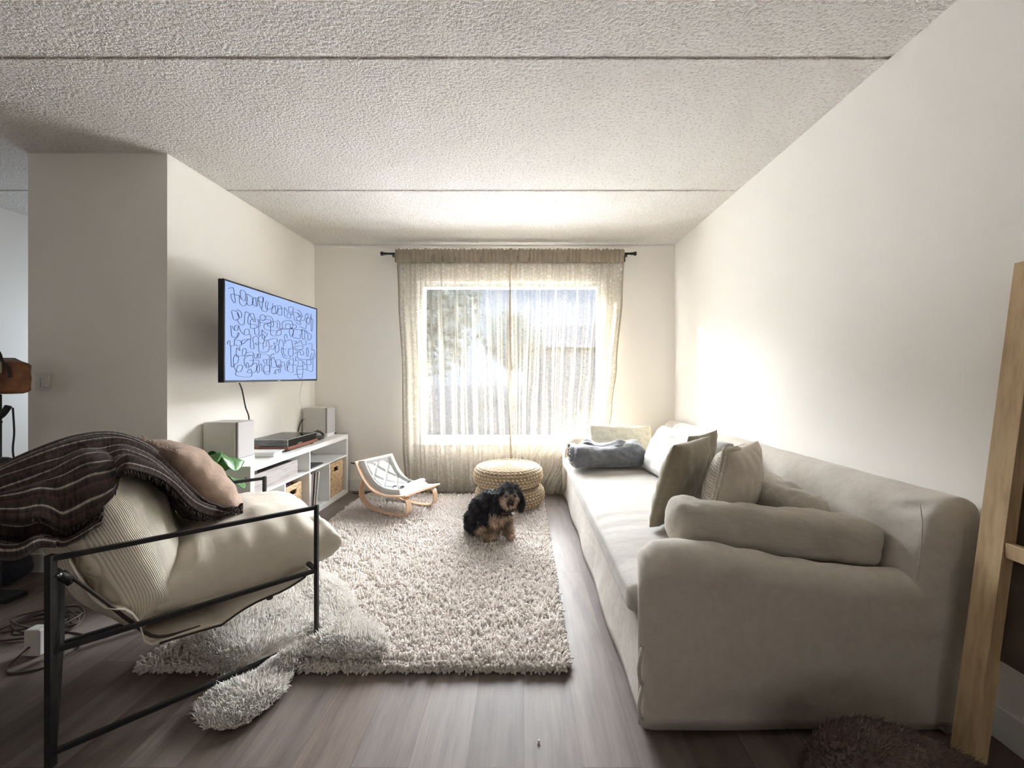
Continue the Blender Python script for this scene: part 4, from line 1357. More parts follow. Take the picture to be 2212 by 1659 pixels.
DRAW = [[[0.0283,0.0695],[0.0639,0.0491],[0.0736,0.1053],[0.0826,0.183],[0.0723,0.1994],[0.0544,0.1701],[0.0479,0.1215],[0.0797,0.1164],[0.1154,0.1146],[0.134,0.1368],[0.1622,0.1503],[0.169,0.1102],[0.1647,0.0495],[0.1252,0.0546],[0.1275,0.1165],[0.1311,0.1452]],[[0.1152,0.1058],[0.1197,0.1863],[0.1478,0.2116],[0.1754,0.1805],[0.1836,0.1129],[0.1796,0.0723],[0.2022,0.076],[0.2419,0.0898],[0.2822,0.0765],[0.3322,0.0518],[0.3307,0.113],[0.2829,0.108]],[[0.1834,0.1016],[0.1816,0.1748],[0.2108,0.1852],[0.2365,0.1502],[0.2288,0.0981]],[[0.242,0.0937],[0.2299,0.1522],[0.2639,0.1796],[0.262,0.0871]],[[0.2788,0.0776],[0.2775,0.1772]],[[0.2888,0.0584],[0.2938,0.1324],[0.3051,0.1691],[0.3209,0.1846],[0.3323,0.0558]],[[0.3209,0.1846],[0.3272,0.2111],[0.3726,0.2002],[0.3761,0.1317],[0.3881,0.1033],[0.3736,0.0889],[0.3574,0.1128],[0.3623,0.1686],[0.392,0.1766],[0.429,0.141],[0.4316,0.0899]],[[0.4592,0.1068],[0.4292,0.1493],[0.4229,0.2015],[0.4424,0.2148],[0.4848,0.1805],[0.4997,0.1376],[0.5776,0.111],[0.6044,0.1479],[0.6623,0.1659],[0.6658,0.1313],[0.6172,0.14],[0.6241,0.0752],[0.676,0.0782],[0.6657,0.1267],[0.7252,0.1197]],[[0.4517,0.1192],[0.523,0.098],[0.5301,0.2074],[0.4774,0.2038],[0.4384,0.2099]],[[0.4594,0.1152],[0.4693,0.1974]],[[0.4909,0.1101],[0.4851,0.1932]],[[0.5687,0.0959],[0.5676,0.2065],[0.637,0.2141],[0.6396,0.1519]],[[0.5988,0.1628],[0.5998,0.1983]],[[0.7241,0.0829],[0.7624,0.0956],[0.7936,0.1583],[0.7252,0.1197],[0.7549,0.1586],[0.7365,0.1774],[0.7087,0.1889],[0.7285,0.2259],[0.7662,0.2123],[0.7743,0.1631],[0.7267,0.1658]],[[0.68,0.1503],[0.6915,0.2301],[0.7569,0.2239],[0.768,0.2686],[0.7061,0.2544]],[[0.7659,0.203],[0.8196,0.1996],[0.8373,0.128],[0.8615,0.0945],[0.8777,0.1175],[0.8546,0.1913],[0.8661,0.2275],[0.9017,0.2097],[0.8943,0.1475],[0.8536,0.1625],[0.8458,0.2321]],[[0.9216,0.0844],[0.9136,0.1576],[0.9456,0.1597],[0.9396,0.2907],[0.9233,0.3138],[0.9195,0.1166]],[[0.0517,0.2851],[0.0974,0.2858],[0.1135,0.3449],[0.0842,0.378],[0.0664,0.3639],[0.0519,0.2945]],[[0.097,0.2636],[0.1305,0.2805],[0.1345,0.3322],[0.1134,0.3412],[0.0976,0.2968]],[[0.0958,0.3641],[0.1207,0.4107],[0.1545,0.4033],[0.1621,0.3101],[0.1707,0.2658],[0.1997,0.2773],[0.2405,0.3451],[0.2574,0.349],[0.2389,0.2669],[0.2,0.2926],[0.1913,0.3412],[0.1955,0.3904],[0.2479,0.3828],[0.2754,0.3967],[0.303,0.3908],[0.298,0.3235]],[[0.2108,0.3443],[0.2771,0.3165],[0.2823,0.3992],[0.2191,0.4344],[0.2121,0.3478]],[[0.2489,0.43],[0.2534,0.4846],[0.2776,0.5002],[0.2942,0.4692],[0.2892,0.3978]],[[0.3572,0.2643],[0.3282,0.2538],[0.3041,0.2818],[0.3084,0.317],[0.3439,0.3126],[0.3612,0.2797],[0.3501,0.2702],[0.4014,0.2531],[0.4325,0.2831],[0.4384,0.3663],[0.3893,0.3725],[0.3775,0.346],[0.4106,0.3219],[0.4799,0.3018],[0.4858,0.3736],[0.5634,0.3621]],[[0.2909,0.3172],[0.309,0.3451],[0.3518,0.3436],[0.4034,0.3361],[0.41,0.2969],[0.3581,0.301],[0.3333,0.3233]],[[0.3811,0.3436],[0.345,0.3615],[0.346,0.4063],[0.3904,0.4223],[0.4905,0.4028],[0.5222,0.3749],[0.5719,0.3648]],[[0.4146,0.3294],[0.4165,0.4703],[0.5201,0.4495],[0.5224,0.3836]],[[0.4794,0.2804],[0.5104,0.2991],[0.5098,0.3687]],[[0.5427,0.3707],[0.5486,0.2816],[0.6513,0.2487],[0.6626,0.3283],[0.5889,0.3614],[0.5832,0.3092],[0.6305,0.2942],[0.6363,0.3428]],[[0.4721,0.4622],[0.4752,0.4273],[0.5143,0.3852],[0.5638,0.3753],[0.6633,0.351],[0.6701,0.4277],[0.6348,0.4429],[0.6239,0.3724],[0.6582,0.3292]],[[0.6394,0.2968],[0.7071,0.2866],[0.7037,0.329],[0.6408,0.3464],[0.7994,0.3381]],[[0.7593,0.2988],[0.8432,0.3053],[0.8465,0.2513],[0.9027,0.239]],[[0.686,0.3511],[0.6614,0.4383],[0.6892,0.4567],[0.7595,0.4574],[0.7674,0.4012],[0.7864,0.3883],[0.7797,0.3324]],[[0.7892,0.3258],[0.7931,0.4444],[0.8277,0.4436],[0.829,0.3323],[0.8703,0.3535],[0.9236,0.3834],[0.9148,0.4345],[0.879,0.455],[0.8659,0.3739],[0.799,0.3238]],[[0.0446,0.442],[0.0518,0.5284],[0.0609,0.5562],[0.099,0.5461],[0.1164,0.5093],[0.1042,0.504],[0.099,0.5499],[0.0759,0.5833],[0.1238,0.5835],[0.1309,0.6356],[0.0827,0.6344]],[[0.056,0.4396],[0.0742,0.48],[0.1008,0.4785],[0.1059,0.4289],[0.0793,0.4383],[0.0771,0.4794]],[[0.1119,0.4276],[0.1281,0.4845],[0.166,0.5157],[0.2107,0.504],[0.2148,0.5463],[0.186,0.5664],[0.1429,0.6188],[0.1421,0.577],[0.2116,0.5508]],[[0.1564,0.5097],[0.165,0.4622],[0.1966,0.4483],[0.2041,0.5013]],[[0.0194,0.6355],[0.0246,0.6058],[0.0415,0.5996],[0.041,0.6399],[0.0711,0.6434],[0.0759,0.5833]],[[0.0451,0.6467],[0.0514,0.8562],[0.0773,0.8364],[0.1036,0.8124],[0.1087,0.7591],[0.0844,0.7349],[0.0675,0.7774],[0.0717,0.8516],[0.0903,0.9034],[0.1236,0.9102],[0.1443,0.8637],[0.1315,0.8412],[0.1043,0.8501],[0.0931,0.8958],[0.0941,0.9523],[0.2166,0.9653],[0.2183,0.8845],[0.1893,0.901],[0.1929,0.9205],[0.2588,0.9074],[0.267,0.8105],[0.2142,0.8451],[0.1787,0.8506],[0.1781,0.8195],[0.1908,0.8149],[0.1984,0.8694],[0.1659,0.8473],[0.1612,0.7626],[0.2284,0.7336],[0.2367,0.8123],[0.2176,0.8529]],[[0.0907,0.7531],[0.095,0.6627],[0.1196,0.69],[0.1158,0.6451]],[[0.0936,0.7529],[0.1452,0.7408],[0.2685,0.718],[0.3898,0.711],[0.3963,0.8285],[0.4156,0.8445],[0.41,0.7685],[0.3398,0.7692],[0.3479,0.8101],[0.3699,0.813],[0.3689,0.7671]],[[0.1419,0.7335],[0.144,0.6759],[0.1656,0.6604],[0.1769,0.6916],[0.1578,0.7474]],[[0.176,0.7071],[0.2343,0.6934],[0.2488,0.7477],[0.2693,0.7581],[0.282,0.7047],[0.3065,0.7104],[0.3038,0.7514],[0.2864,0.7527],[0.2856,0.7124]],[[0.2148,0.5463],[0.2134,0.6406],[0.2402,0.6571],[0.2463,0.6286],[0.2344,0.5353],[0.285,0.5231],[0.2916,0.6714],[0.3236,0.6843],[0.3886,0.6608],[0.3898,0.5518],[0.3491,0.5414],[0.3355,0.5803],[0.2932,0.5822],[0.2623,0.5866],[0.2696,0.6096],[0.2901,0.5988]],[[0.3214,0.4276],[0.3272,0.5284],[0.3626,0.4979],[0.3765,0.4623],[0.347,0.4512],[0.3214,0.4276]],[[0.2918,0.5179],[0.3121,0.4861],[0.3444,0.4928],[0.3422,0.5588],[0.3322,0.5931],[0.3371,0.65]],[[0.3435,0.6163],[0.3689,0.6089],[0.3711,0.5463],[0.4731,0.5008],[0.4769,0.5562],[0.4433,0.561],[0.4634,0.5839],[0.4989,0.5705],[0.5096,0.5167],[0.5426,0.5204],[0.557,0.5892]],[[0.4101,0.6163],[0.4248,0.5933],[0.456,0.602],[0.4413,0.638],[0.4104,0.6289]],[[0.4636,0.5925],[0.4612,0.6529],[0.4776,0.6771],[0.5007,0.6399],[0.4991,0.5792]],[[0.5729,0.5515],[0.566,0.4547],[0.5866,0.4333],[0.6007,0.4757]],[[0.572,0.5205],[0.6496,0.4952],[0.6663,0.603],[0.6219,0.6082],[0.6155,0.6906],[0.6689,0.6932],[0.6697,0.5657]],[[0.5405,0.5957],[0.5292,0.6368],[0.5564,0.7227],[0.6254,0.7307],[0.6333,0.6981]],[[0.5489,0.5991],[0.5597,0.6868],[0.5985,0.7057]],[[0.5369,0.6182],[0.5791,0.6222]],[[0.6771,0.5094],[0.7182,0.4986],[0.6918,0.5443],[0.7467,0.5038],[0.7747,0.4807],[0.7958,0.5302],[0.8455,0.5235],[0.8434,0.4605]],[[0.6927,0.572],[0.7916,0.5499],[0.7977,0.5876],[0.7315,0.6236],[0.6935,0.5998],[0.6927,0.572]],[[0.6863,0.6656],[0.7602,0.63],[0.7711,0.6718],[0.81,0.6633],[0.7985,0.6115],[0.7073,0.5982]],[[0.8757,0.5095],[0.9333,0.5065],[0.931,0.5919],[0.963,0.5833],[0.9621,0.7099],[0.7441,0.7263],[0.732,0.6424]],[[0.8521,0.5714],[0.8554,0.6689],[0.8762,0.6769],[0.8783,0.5879],[0.857,0.5659]],[[0.9324,0.6318],[0.9084,0.704],[0.9455,0.7011],[0.9541,0.6398]],[[0.2097,0.7863],[0.2905,0.7808],[0.2847,0.8338],[0.2718,0.8748],[0.2796,0.9191],[0.2965,0.8984],[0.2986,0.8332],[0.3195,0.824],[0.3284,0.9018],[0.3943,0.9029],[0.3965,0.8369],[0.345,0.8392],[0.3469,0.9263],[0.3987,0.9282],[0.4001,0.8283]],[[0.4142,0.7851],[0.4162,0.7087],[0.4504,0.6927],[0.4124,0.709]],[[0.4139,0.7724],[0.4435,0.7276],[0.4605,0.7822],[0.4942,0.8543],[0.5346,0.8395],[0.5174,0.8138],[0.4936,0.8325],[0.5188,0.8666],[0.5159,0.9108],[0.4955,0.9068],[0.5028,0.8759],[0.471,0.8856],[0.4484,0.925],[0.4721,0.929],[0.4593,0.8902],[0.5109,0.8757]],[[0.3937,0.875],[0.416,0.8615],[0.5345,0.8351]],[[0.4678,0.7601],[0.5161,0.7611],[0.5218,0.8224],[0.4778,0.8419],[0.4682,0.7731]],[[0.5249,0.787],[0.5581,0.7849],[0.5775,0.8737],[0.6035,0.882],[0.5923,0.7919],[0.6699,0.7273],[0.6722,0.8059],[0.6322,0.8125],[0.6222,0.772],[0.6035,0.882],[0.6662,0.9081],[0.668,0.8154]],[[0.6983,0.7578],[0.7881,0.747],[0.7859,0.8289],[0.7238,0.8315],[0.7325,0.9639],[0.7906,0.9784],[0.8048,0.8088]],[[0.6852,0.9358],[0.7989,0.93]],[[0.7157,0.8743],[0.8066,0.862],[0.8623,0.875],[0.9413,0.885],[0.9462,0.7212]],[[0.7058,0.7011],[0.7029,0.7575]],[[0.8132,0.7599],[0.8244,0.7981],[0.9167,0.7934],[0.9094,0.7338],[0.8579,0.7423],[0.862,0.8652]],[[0.6725,0.8151],[0.7515,0.8113]],[[0.736,0.7695],[0.7414,0.7929]]]
def scr(u, v): return (VX+.0004, lerp(VY0+w, VY1-w, u), lerp(VZ1-w, VZ0+.014, v))
dl = MB()
for st_ in DRAW:
    pts = smooth_path([(a_, c2, 0) for a_, c2 in st_], 4) if len(st_) > 2 else [Vector((a_, c2, 0)) for a_, c2 in st_]
    dl.tube([scr(p.x, p.y) for p in pts], .0017, 4)
dl.build('line_drawing', plain('screen_ink', (.02, .025, .06), .5), tv)
cm = plain('cable_black', (.02, .02, .022), .5)
cw = plain('cable_white', (.72, .72, .70), .5)
# px 535-545 cable hanging from the set to the near speaker
o = MB().tube(smooth_path([(-1.93, 2.70, 1.150), (-1.94, 2.74, 1.10), (-1.98, 2.83, .98), (-2.0, 2.895, .89), (-2.02, 2.905, .75), (-2.05, 2.905, .606)], 8), .0045, 8).build('power_cable', cm)
tag(o, 'black cable hanging from the television down behind the near speaker', 'cable')
o = MB().tube(smooth_path([(-1.90, 3.42, 1.150), (-1.96, 3.50, 1.10), (-2.06, 3.66, .98), (-2.12, 3.82, .84), (-2.15, 3.875, .62)], 8), .0022, 8).build('signal_cable', cw)
tag(o, 'thin white cable from the television to the far speaker', 'cable')
o = MB().tube(smooth_path([(-2.15, 3.89, .78), (-2.165, 3.86, .75), (-2.17, 3.83, .68), (-2.165, 3.80, .61)], 8), .005, 8).build('speaker_cable', cm)
tag(o, 'short black cable curling behind the far speaker', 'cable')
# ------------------------------------------------------------------ curtain rod and sheer linen curtains
rod_m = plain('rod_black', (.02, .02, .022), .4)
RY, RZ = 4.055, 2.445
rod = thing('curtain_rod', 'black curtain rod with round end caps above the window', 'curtain rod', (-.13, RY, RZ))
MB().tube([(-1.40, RY, RZ), (1.085, RY, RZ)], .011, 12).build('pole', rod_m, rod)
for sx in (-1, 1):
    xe = -1.40 if sx < 0 else 1.085
    MB().lathe([(.0001, 0), (.012, 0), (.014, .010), (.013, .030), (.020, .036), (.021, .055), (.015, .060), (.0001, .061)], 20, c=(xe, RY, RZ),
               M=Matrix.Rotation(math.radians(90*sx), 4, 'Y')).build('finial', rod_m, rod)
for xb in (-1.335, 1.045):
    b_ = MB().box((xb-.012, BACK-.006, RZ-.055), (xb+.012, BACK-.0005, RZ+.02)).box((xb-.006, RY+.008, RZ-.018), (xb+.006, BACK-.006, RZ-.008))
    b_.tube([(xb, RY, RZ-.016), (xb, RY, RZ-.035)], .005, 8)
    b_.box((xb-.007, RY-.014, RZ-.018), (xb+.007, RY+.014, RZ-.0125)).build('bracket', rod_m, rod, smooth=False)

def sheer(name, o1, o2, c1, c2):
    m = bpy.data.materials.new(name); m.use_nodes = True; nt = m.node_tree; nt.nodes.clear()
    out = nt.nodes.new('ShaderNodeOutputMaterial')
    tc = nt.nodes.new('ShaderNodeTexCoord')
    def nn(scale, sc3, det=2):
        mp = nt.nodes.new('ShaderNodeMapping'); mp.inputs['Scale'].default_value = sc3
        nt.links.new(tc.outputs['UV'], mp.inputs[0])
        return noise_node(nt, mp.outputs[0], scale, det, .6)
    a = nn(1, (420, 30, 1)); b_ = nn(1, (14, 420, 1))
    ad = nt.nodes.new('ShaderNodeMath'); ad.operation = 'ADD'; nt.links.new(a, ad.inputs[0]); nt.links.new(b_, ad.inputs[1])
    mr = nt.nodes.new('ShaderNodeMapRange'); mr.inputs[1].default_value = .7; mr.inputs[2].default_value = 1.3
    mr.inputs[3].default_value = o1; mr.inputs[4].default_value = o2
    nt.links.new(ad.outputs[0], mr.inputs[0])
    col = ramp(nt, ad.outputs[0], [(.35, c1), (.65, c2)])
    df = nt.nodes.new('ShaderNodeBsdfDiffuse'); tl = nt.nodes.new('ShaderNodeBsdfTranslucent'); tr = nt.nodes.new('ShaderNodeBsdfTransparent')
    nt.links.new(col, df.inputs[0]); nt.links.new(col, tl.inputs[0])
    m1 = nt.nodes.new('ShaderNodeMixShader'); m1.inputs[0].default_value = .015
    nt.links.new(df.outputs[0], m1.inputs[1]); nt.links.new(tl.outputs[0], m1.inputs[2])
    m2 = nt.nodes.new('ShaderNodeMixShader')
    # threads close up when the cloth is seen edge on
    lw = nt.nodes.new('ShaderNodeLayerWeight'); lw.inputs[0].default_value = .5
    pw_ = nt.nodes.new('ShaderNodeMath'); pw_.operation = 'POWER'; nt.links.new(lw.outputs['Facing'], pw_.inputs[0]); pw_.inputs[1].default_value = 2.2
    mxo = nt.nodes.new('ShaderNodeMix'); nt.links.new(pw_.outputs[0], mxo.inputs[0]); nt.links.new(mr.outputs[0], mxo.inputs[2]); mxo.inputs[3].default_value = 1.0
    nt.links.new(mxo.outputs[0], m2.inputs[0]); nt.links.new(tr.outputs[0], m2.inputs[1]); nt.links.new(m1.outputs[0], m2.inputs[2])
    nt.links.new(m2.outputs[0], out.inputs[0])
    return m
sheer_m = sheer('sheer_linen', .30, .62, (.36, .325, .27), (.47, .43, .365))
head_m = sheer('gathered_linen', .80, .97, (.31, .26, .20), (.39, .335, .26))

def curtain(label, xt0, xt1, prof0, prof1, seed):
    """xt0, xt1 on the rod; prof gives the panel edges at each height"""
    zt = RZ+.035
    def folds(u, v):
        k = 9.0
        a = .020*math.sin(2*math.pi*(u*k+.35*nz(u*4, seed)+.25*nz(v*1.3, u*3, seed)))
        a += .010*math.sin(2*math.pi*(u*k*2.3+seed+.5*nz(v*2, u*5, seed)))+.006*nz(u*30, v*3, seed)
        return a
    def pt(u, v):
        z = lerp(.004, zt, v)
        x0 = interp(prof0, z); x1 = interp(prof1, z)
        w = (1-v)**.5
        x = lerp(x0, x1, u+.010*math.sin(u*40+seed)*(1-abs(2*u-1)))
        pin = math.exp(-((z-RZ)/.03)**2)
        y = RY-.002+folds(u, v)*(1-.75*pin)*(1+.5*(1-v))
        y = min(y, BACK-.030) if z > .15 else y
        if v > .985: y = RY+(y-RY)*.6
        if z < .09:
            k = (1-z/.09)**1.5
            y -= .035*k*(1+.7*math.sin(u*31+seed)); x += .01*k*math.sin(u*53)
            z = z*.9+.012*k*max(0, math.sin(u*47+seed))+.002
        # pole pocket bulges round the rod
        if abs(z-RZ) < .016: y = RY-.015-.003*math.sin(u*300)
        if x > .34 and z < .70: y = max(y, 4.012)
        return (x, y, z)
    V = []; U = []
    nu, nv = 240, 90
    for i in range(nu+1):
        for j in range(nv+1):
            V.append(pt(i/nu, j/nv)); U.append((lerp(xt0, xt1, i/nu)*1.25, lerp(0, zt, j/nv)))
    k = nv+1
    Fc = np.array([(i*k+j, (i+1)*k+j, (i+1)*k+j+1, i*k+j+1) for i in range(nu) for j in range(nv)])
    o = mk('sheer_curtain', V, Fc, sheer_m, None, uvs=U)
    tag(o, label, 'curtain')
    for u0, u1 in ((0, .014), (.986, 1)):
        V2, F2, U2 = grid(lambda u, v: (lambda p: (p[0], p[1]-.004, p[2]))(pt(lerp(u0, u1, u), lerp(0, .965, v))), 3, 80)
        mk('side_hem', V2, F2, head_m, o, uvs=[(a*.03, b2*2.4) for a, b2 in U2])
    def hp(u, v):
        z = lerp(RZ-.095, zt+.003, v)
        x = lerp(interp(prof0, z), interp(prof1, z), u)
        b_ = math.exp(-((z-RZ)/.018)**2)
        y = RY-.026-.006*math.sin(u*150+nz(u*9, seed)*5)-.008*b_+.008*math.sin(u*60+seed)*(1-b_)
        z += .005*math.sin(u*190+seed)*(v > .9)+.003*math.sin(u*77)*(v > .9)
        return (x, y, z)
    V, Fc, U = grid(hp, 260, 16)
    mk('gathered_heading', V, Fc, head_m, o, uvs=[(a*1.4, b2*.12) for a, b2 in U])
    V, Fc, U = grid(lambda u, v: (hp(u, v)[0], RY+.018+.004*math.sin(u*140), hp(u, v)[2]), 200, 6)
    mk('heading_back', V, Fc, head_m, o, uvs=[(a*1.4, b2*.12) for a, b2 in U])
curtain('left sheer linen curtain panel hanging over the window beside the left wall', -1.305, -.135,
        [(0, -1.215), (.5, -1.245), (1.2, -1.245), (2.0, -1.29), (2.5, -1.305)], [(0, -.12), (1.2, -.142), (2.5, -.135)], 1.3)
curtain('right sheer linen curtain panel glowing in the sun behind the sofa end', -.150, 1.02,
        [(0, -.13), (1.2, -.150), (2.5, -.150)], [(0, .42), (.35, .62), (.55, .86), (.9, .90), (1.3, .945), (2.0, 1.0), (2.5, 1.02)], 4.1)

# ------------------------------------------------------------------ two braided round poufs, stacked
m, nt, b = nodes_of('braided_straw'); straw_m = m
v = coord(nt, 'Object')
a = nt.nodes.new('ShaderNodeAttribute'); a.attribute_name = 'Col'
c_ = ramp(nt, noise_node(nt, v, 60, 3), [(.3, (.47, .345, .215)), (.5, (.58, .465, .32)), (.7, (.68, .575, .43))])
mu = nt.nodes.new('ShaderNodeMixRGB'); mu.blend_type = 'MULTIPLY'; mu.inputs[0].default_value = 1
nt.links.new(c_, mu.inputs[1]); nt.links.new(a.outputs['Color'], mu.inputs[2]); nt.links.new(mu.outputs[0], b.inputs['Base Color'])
b.inputs['Roughness'].default_value = .65; b.inputs['Specular IOR Level'].default_value = .3
R, H = .318, .178
prof = []
for t_ in np.linspace(0, 1, 150):
    # path length from centre of the top, over the rim, down to the underside
    if t_ < .52:
        r = (t_/.52)*(R-.075)+.002; z = H-.004+.004*math.cos(t_/.52*3.1)-.006*(t_/.52)**6; nr, nz_ = 0, 1
        nr = .25*(t_/.52)**5
    else:
        a_ = (t_-.52)/.48*math.pi
        q = 2.3
        cc, ss = math.cos(a_), math.sin(a_)
        d = (abs(cc)**q+abs(ss)**q)**(-1/q)
        r = R-.075+.075*ss*d; z = H/2+(H/2-.004)*cc*d-.002
        nr, nz_ = ss, cc
    prof.append((r, z, nr, nz_, t_))
NT = 420
V = []; Cc = []
for i in range(NT):
    th = 2*math.pi*i/NT
    for (r, z, nr, nz_, t_) in prof:
        row = t_*20
        ph = math.floor(row)
        inrow = row-ph
        kk = max(6, round(2*math.pi*max(r, .03)/.036))
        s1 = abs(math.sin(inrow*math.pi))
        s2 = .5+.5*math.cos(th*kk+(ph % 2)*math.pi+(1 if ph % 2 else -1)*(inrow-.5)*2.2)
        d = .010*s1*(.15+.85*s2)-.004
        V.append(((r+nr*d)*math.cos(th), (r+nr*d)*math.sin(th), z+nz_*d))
        sh = .30+.7*min(1, 1.7*s1*(.10+.90*s2))          # shade in the gaps between the straws, put into the vertex colour
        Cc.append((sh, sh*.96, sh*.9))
k = len(prof)
Fc = np.array([(i*k+j, i*k+j+1, ((i+1) % NT)*k+j+1, ((i+1) % NT)*k+j) for i in range(NT) for j in range(k-1)])
PX, PY = -.142, 3.675
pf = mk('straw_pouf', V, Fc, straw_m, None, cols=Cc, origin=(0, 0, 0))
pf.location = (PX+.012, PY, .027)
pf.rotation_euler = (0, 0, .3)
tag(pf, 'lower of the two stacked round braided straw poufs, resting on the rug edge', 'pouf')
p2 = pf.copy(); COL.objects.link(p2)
p2.location = (PX-.004, PY, .208)
p2.rotation_euler = (0, 0, 1.9)
p2['label'] = 'upper round braided straw pouf, stacked on top of the other before the window'
# ------------------------------------------------------------------ wooden baby rocker
beech = None
m, nt, b = nodes_of('bent_beech'); beech = m
v = coord(nt, 'Object', (3, 3, 9))
nt.links.new(ramp(nt, noise_node(nt, v, 9, 4), [(.3, (.56, .36, .23)), (.7, (.68, .47, .32))]), b.inputs['Base Color'])
b.inputs['Roughness'].default_value = .4
FO = Vector((-.878, 3.385, 0)); HO = Vector((-1.375, 3.655, 0))
AX = HO-FO; LN = AX.length; AX.normalize()
WD = Vector((-AX.y, AX.x, 0)); WD = -WD if WD.y < 0 else WD         # across, away from the viewer
if WD.dot(Vector((.5, .85, 0))) < 0: WD = -WD
def RK(s, w, z):
    p = FO+AX*(s*LN)+WD*w
    return Vector((p.x, p.y, z))
rk = thing('baby_rocker', 'wooden baby rocker with white quilted seat standing on the rug', 'baby rocker', RK(.5, 0, .03))
SEATP = [(-.06, .236), (.12, .216), (.33, .205), (.52, .212), (.68, .243), (.82, .305), (.93, .385), (1.0, .452)]
sp_ = smooth_path([(a_, 0, c_) for a_, c_ in SEATP], 8)
def seat_s(t):
    x = t*(len(sp_)-1); i = min(len(sp_)-2, int(x)); return sp_[i].lerp(sp_[i+1], x-i)
# plywood frame: two curved side rails joined by a foot board and a head board
for sg in (-1, 1):
    rings = []
    for k in range(61):
        p = seat_s(k/60)
        q = seat_s(min(1, k/60+.01)); pr = seat_s(max(0, k/60-.01))
        tg = Vector(((q.x-pr.x)*LN, q.z-pr.z)).normalized(); nx, nz2 = -tg.y, tg.x
        hw = .020
        ring = []
        for (dw, dn) in ((-hw, -.007), (hw, -.007), (hw, .007), (-hw, .007)):
            ring.append(RK(p.x+nx*dn/LN, sg*.192+dw, p.z+nz2*dn))
        rings.append(ring)
    V, Fc = ring_loft(rings)
    o = mk('side_rail', V, Fc, beech, rk, smooth=False)
    bv = o.modifiers.new('bev', 'BEVEL'); bv.width = .003; bv.segments = 2; bv.limit_method = 'ANGLE'
def board(t0, t1, name, off=0):
    rings = []
    for k in range(13):
        p = seat_s(lerp(t0, t1, k/12))
        q = seat_s(min(1, lerp(t0, t1, k/12)+.01)); pr = seat_s(max(0, lerp(t0, t1, k/12)-.01))
        tg = Vector(((q.x-pr.x)*LN, q.z-pr.z)).normalized(); nx, nz2 = -tg.y, tg.x
        rings.append([RK(p.x+nx*dn/LN, dw, p.z+nz2*dn) for (dw, dn) in ((-.172, -.007), (.172, -.007), (.172, .007), (-.172, .007))])
    V, Fc = ring_loft(rings)
    mk(name, V, Fc, beech, rk, smooth=False)
board(0, .16, 'foot_board'); board(.93, 1.0, 'head_board')
# canvas slung between the rails, then the padded mattress on it
V, Fc, U = grid(lambda u, v_: (lambda p: RK(p.x, lerp(-.172, .172, v_), p.z-.012-.012*math.sin(math.pi*v_)))(seat_s(lerp(.14, .95, u))), 30, 8)
mk('seat_canvas', V, Fc, canvas_m, rk, solid=.003)
quilt_m = fabric('white_quilt_cotton', (.46, .46, .45), (.54, .54, .53), weave=900, wr=.15, wscale=20, wdist=.006, fine=.15)
def quilt(u, v_):
    t = lerp(.13, .985, u); p = seat_s(t)
    q = seat_s(min(1, t+.01)); pr = seat_s(max(0, t-.01))
    tg = Vector(((q.x-pr.x)*LN, q.z-pr.z)).normalized(); nx, nz2 = -tg.y, tg.x
    w = lerp(-.178, .178, v_)
    du, dv = min(u, 1-u), min(v_, 1-v_)
    e = min(du*1.5, dv)
    border = .030*math.exp(-((min(du*1.6, dv)-.085)/.055)**2)
    inner = 1 if e > .16 else 0
    a1 = (u*.62+v_*.42)*math.pi/.17; a2 = (u*.62-v_*.42)*math.pi/.17
    q_ = .014*min(1, 2.2*min(abs(math.sin(a1)), abs(math.sin(a2))))*inner
    crease = -.009*math.exp(-((e-.165)/.012)**2)
    edge = min(1, (e/.035))**.5
    h = (.010+border+q_+crease)*edge+.004
    wd = w+.006*nz(u*5, v_*5)
    return RK(p.x+nx*h/LN, wd, p.z+nz2*h)
V, Fc, U = grid(quilt, 90, 66)
mk('quilted_mattress', V, Fc, quilt_m, rk)
V, Fc, U = grid(lambda u, v_: (lambda t, w: (lambda p: RK(p.x, w, p.z-.002))(seat_s(t)))(lerp(.13, .985, u), lerp(-.178, .178, v_)), 30, 4)
mk('mattress_back', V, Fc, quilt_m, rk)
# padded waist flap folded at the foot end, with straps and dark buckles
V, Fc, U = bolster_mesh(.30, .030, .014, n=26, m=18, seed=3, wr=.003, endr=.2)
mk('waist_flap', V, Fc, quilt_m, rk, M=frame_matrix(RK(.235, .035, .258), WD+Vector((0, 0, .03)), (0, 0, 1)))
for (s, w, z) in ((.43, -.062, .238), (.36, .072, .246), (.20, -.10, .262)):
    c_ = RK(s, w, z)
    bb_ = MB().tube([c_+Vector((-.016, 0, .003)), c_+Vector((0, .004, .010)), c_+Vector((.018, -.002, .004))], .0045, 6)
    bb_.ball(c_+Vector((.004, .006, .008)), .010, (1.1, .8, .6), 8)
    bb_.build('buckle', plain('buckle_dark', (.05, .05, .06), .4), rk)
    MB().tube(smooth_path([c_+Vector((-.014, -.004, .0)), c_+Vector((-.022, -.018, -.004)), c_+Vector((-.008, -.03, -.006))], 4), .003, 6).build('strap', quilt_m, rk)
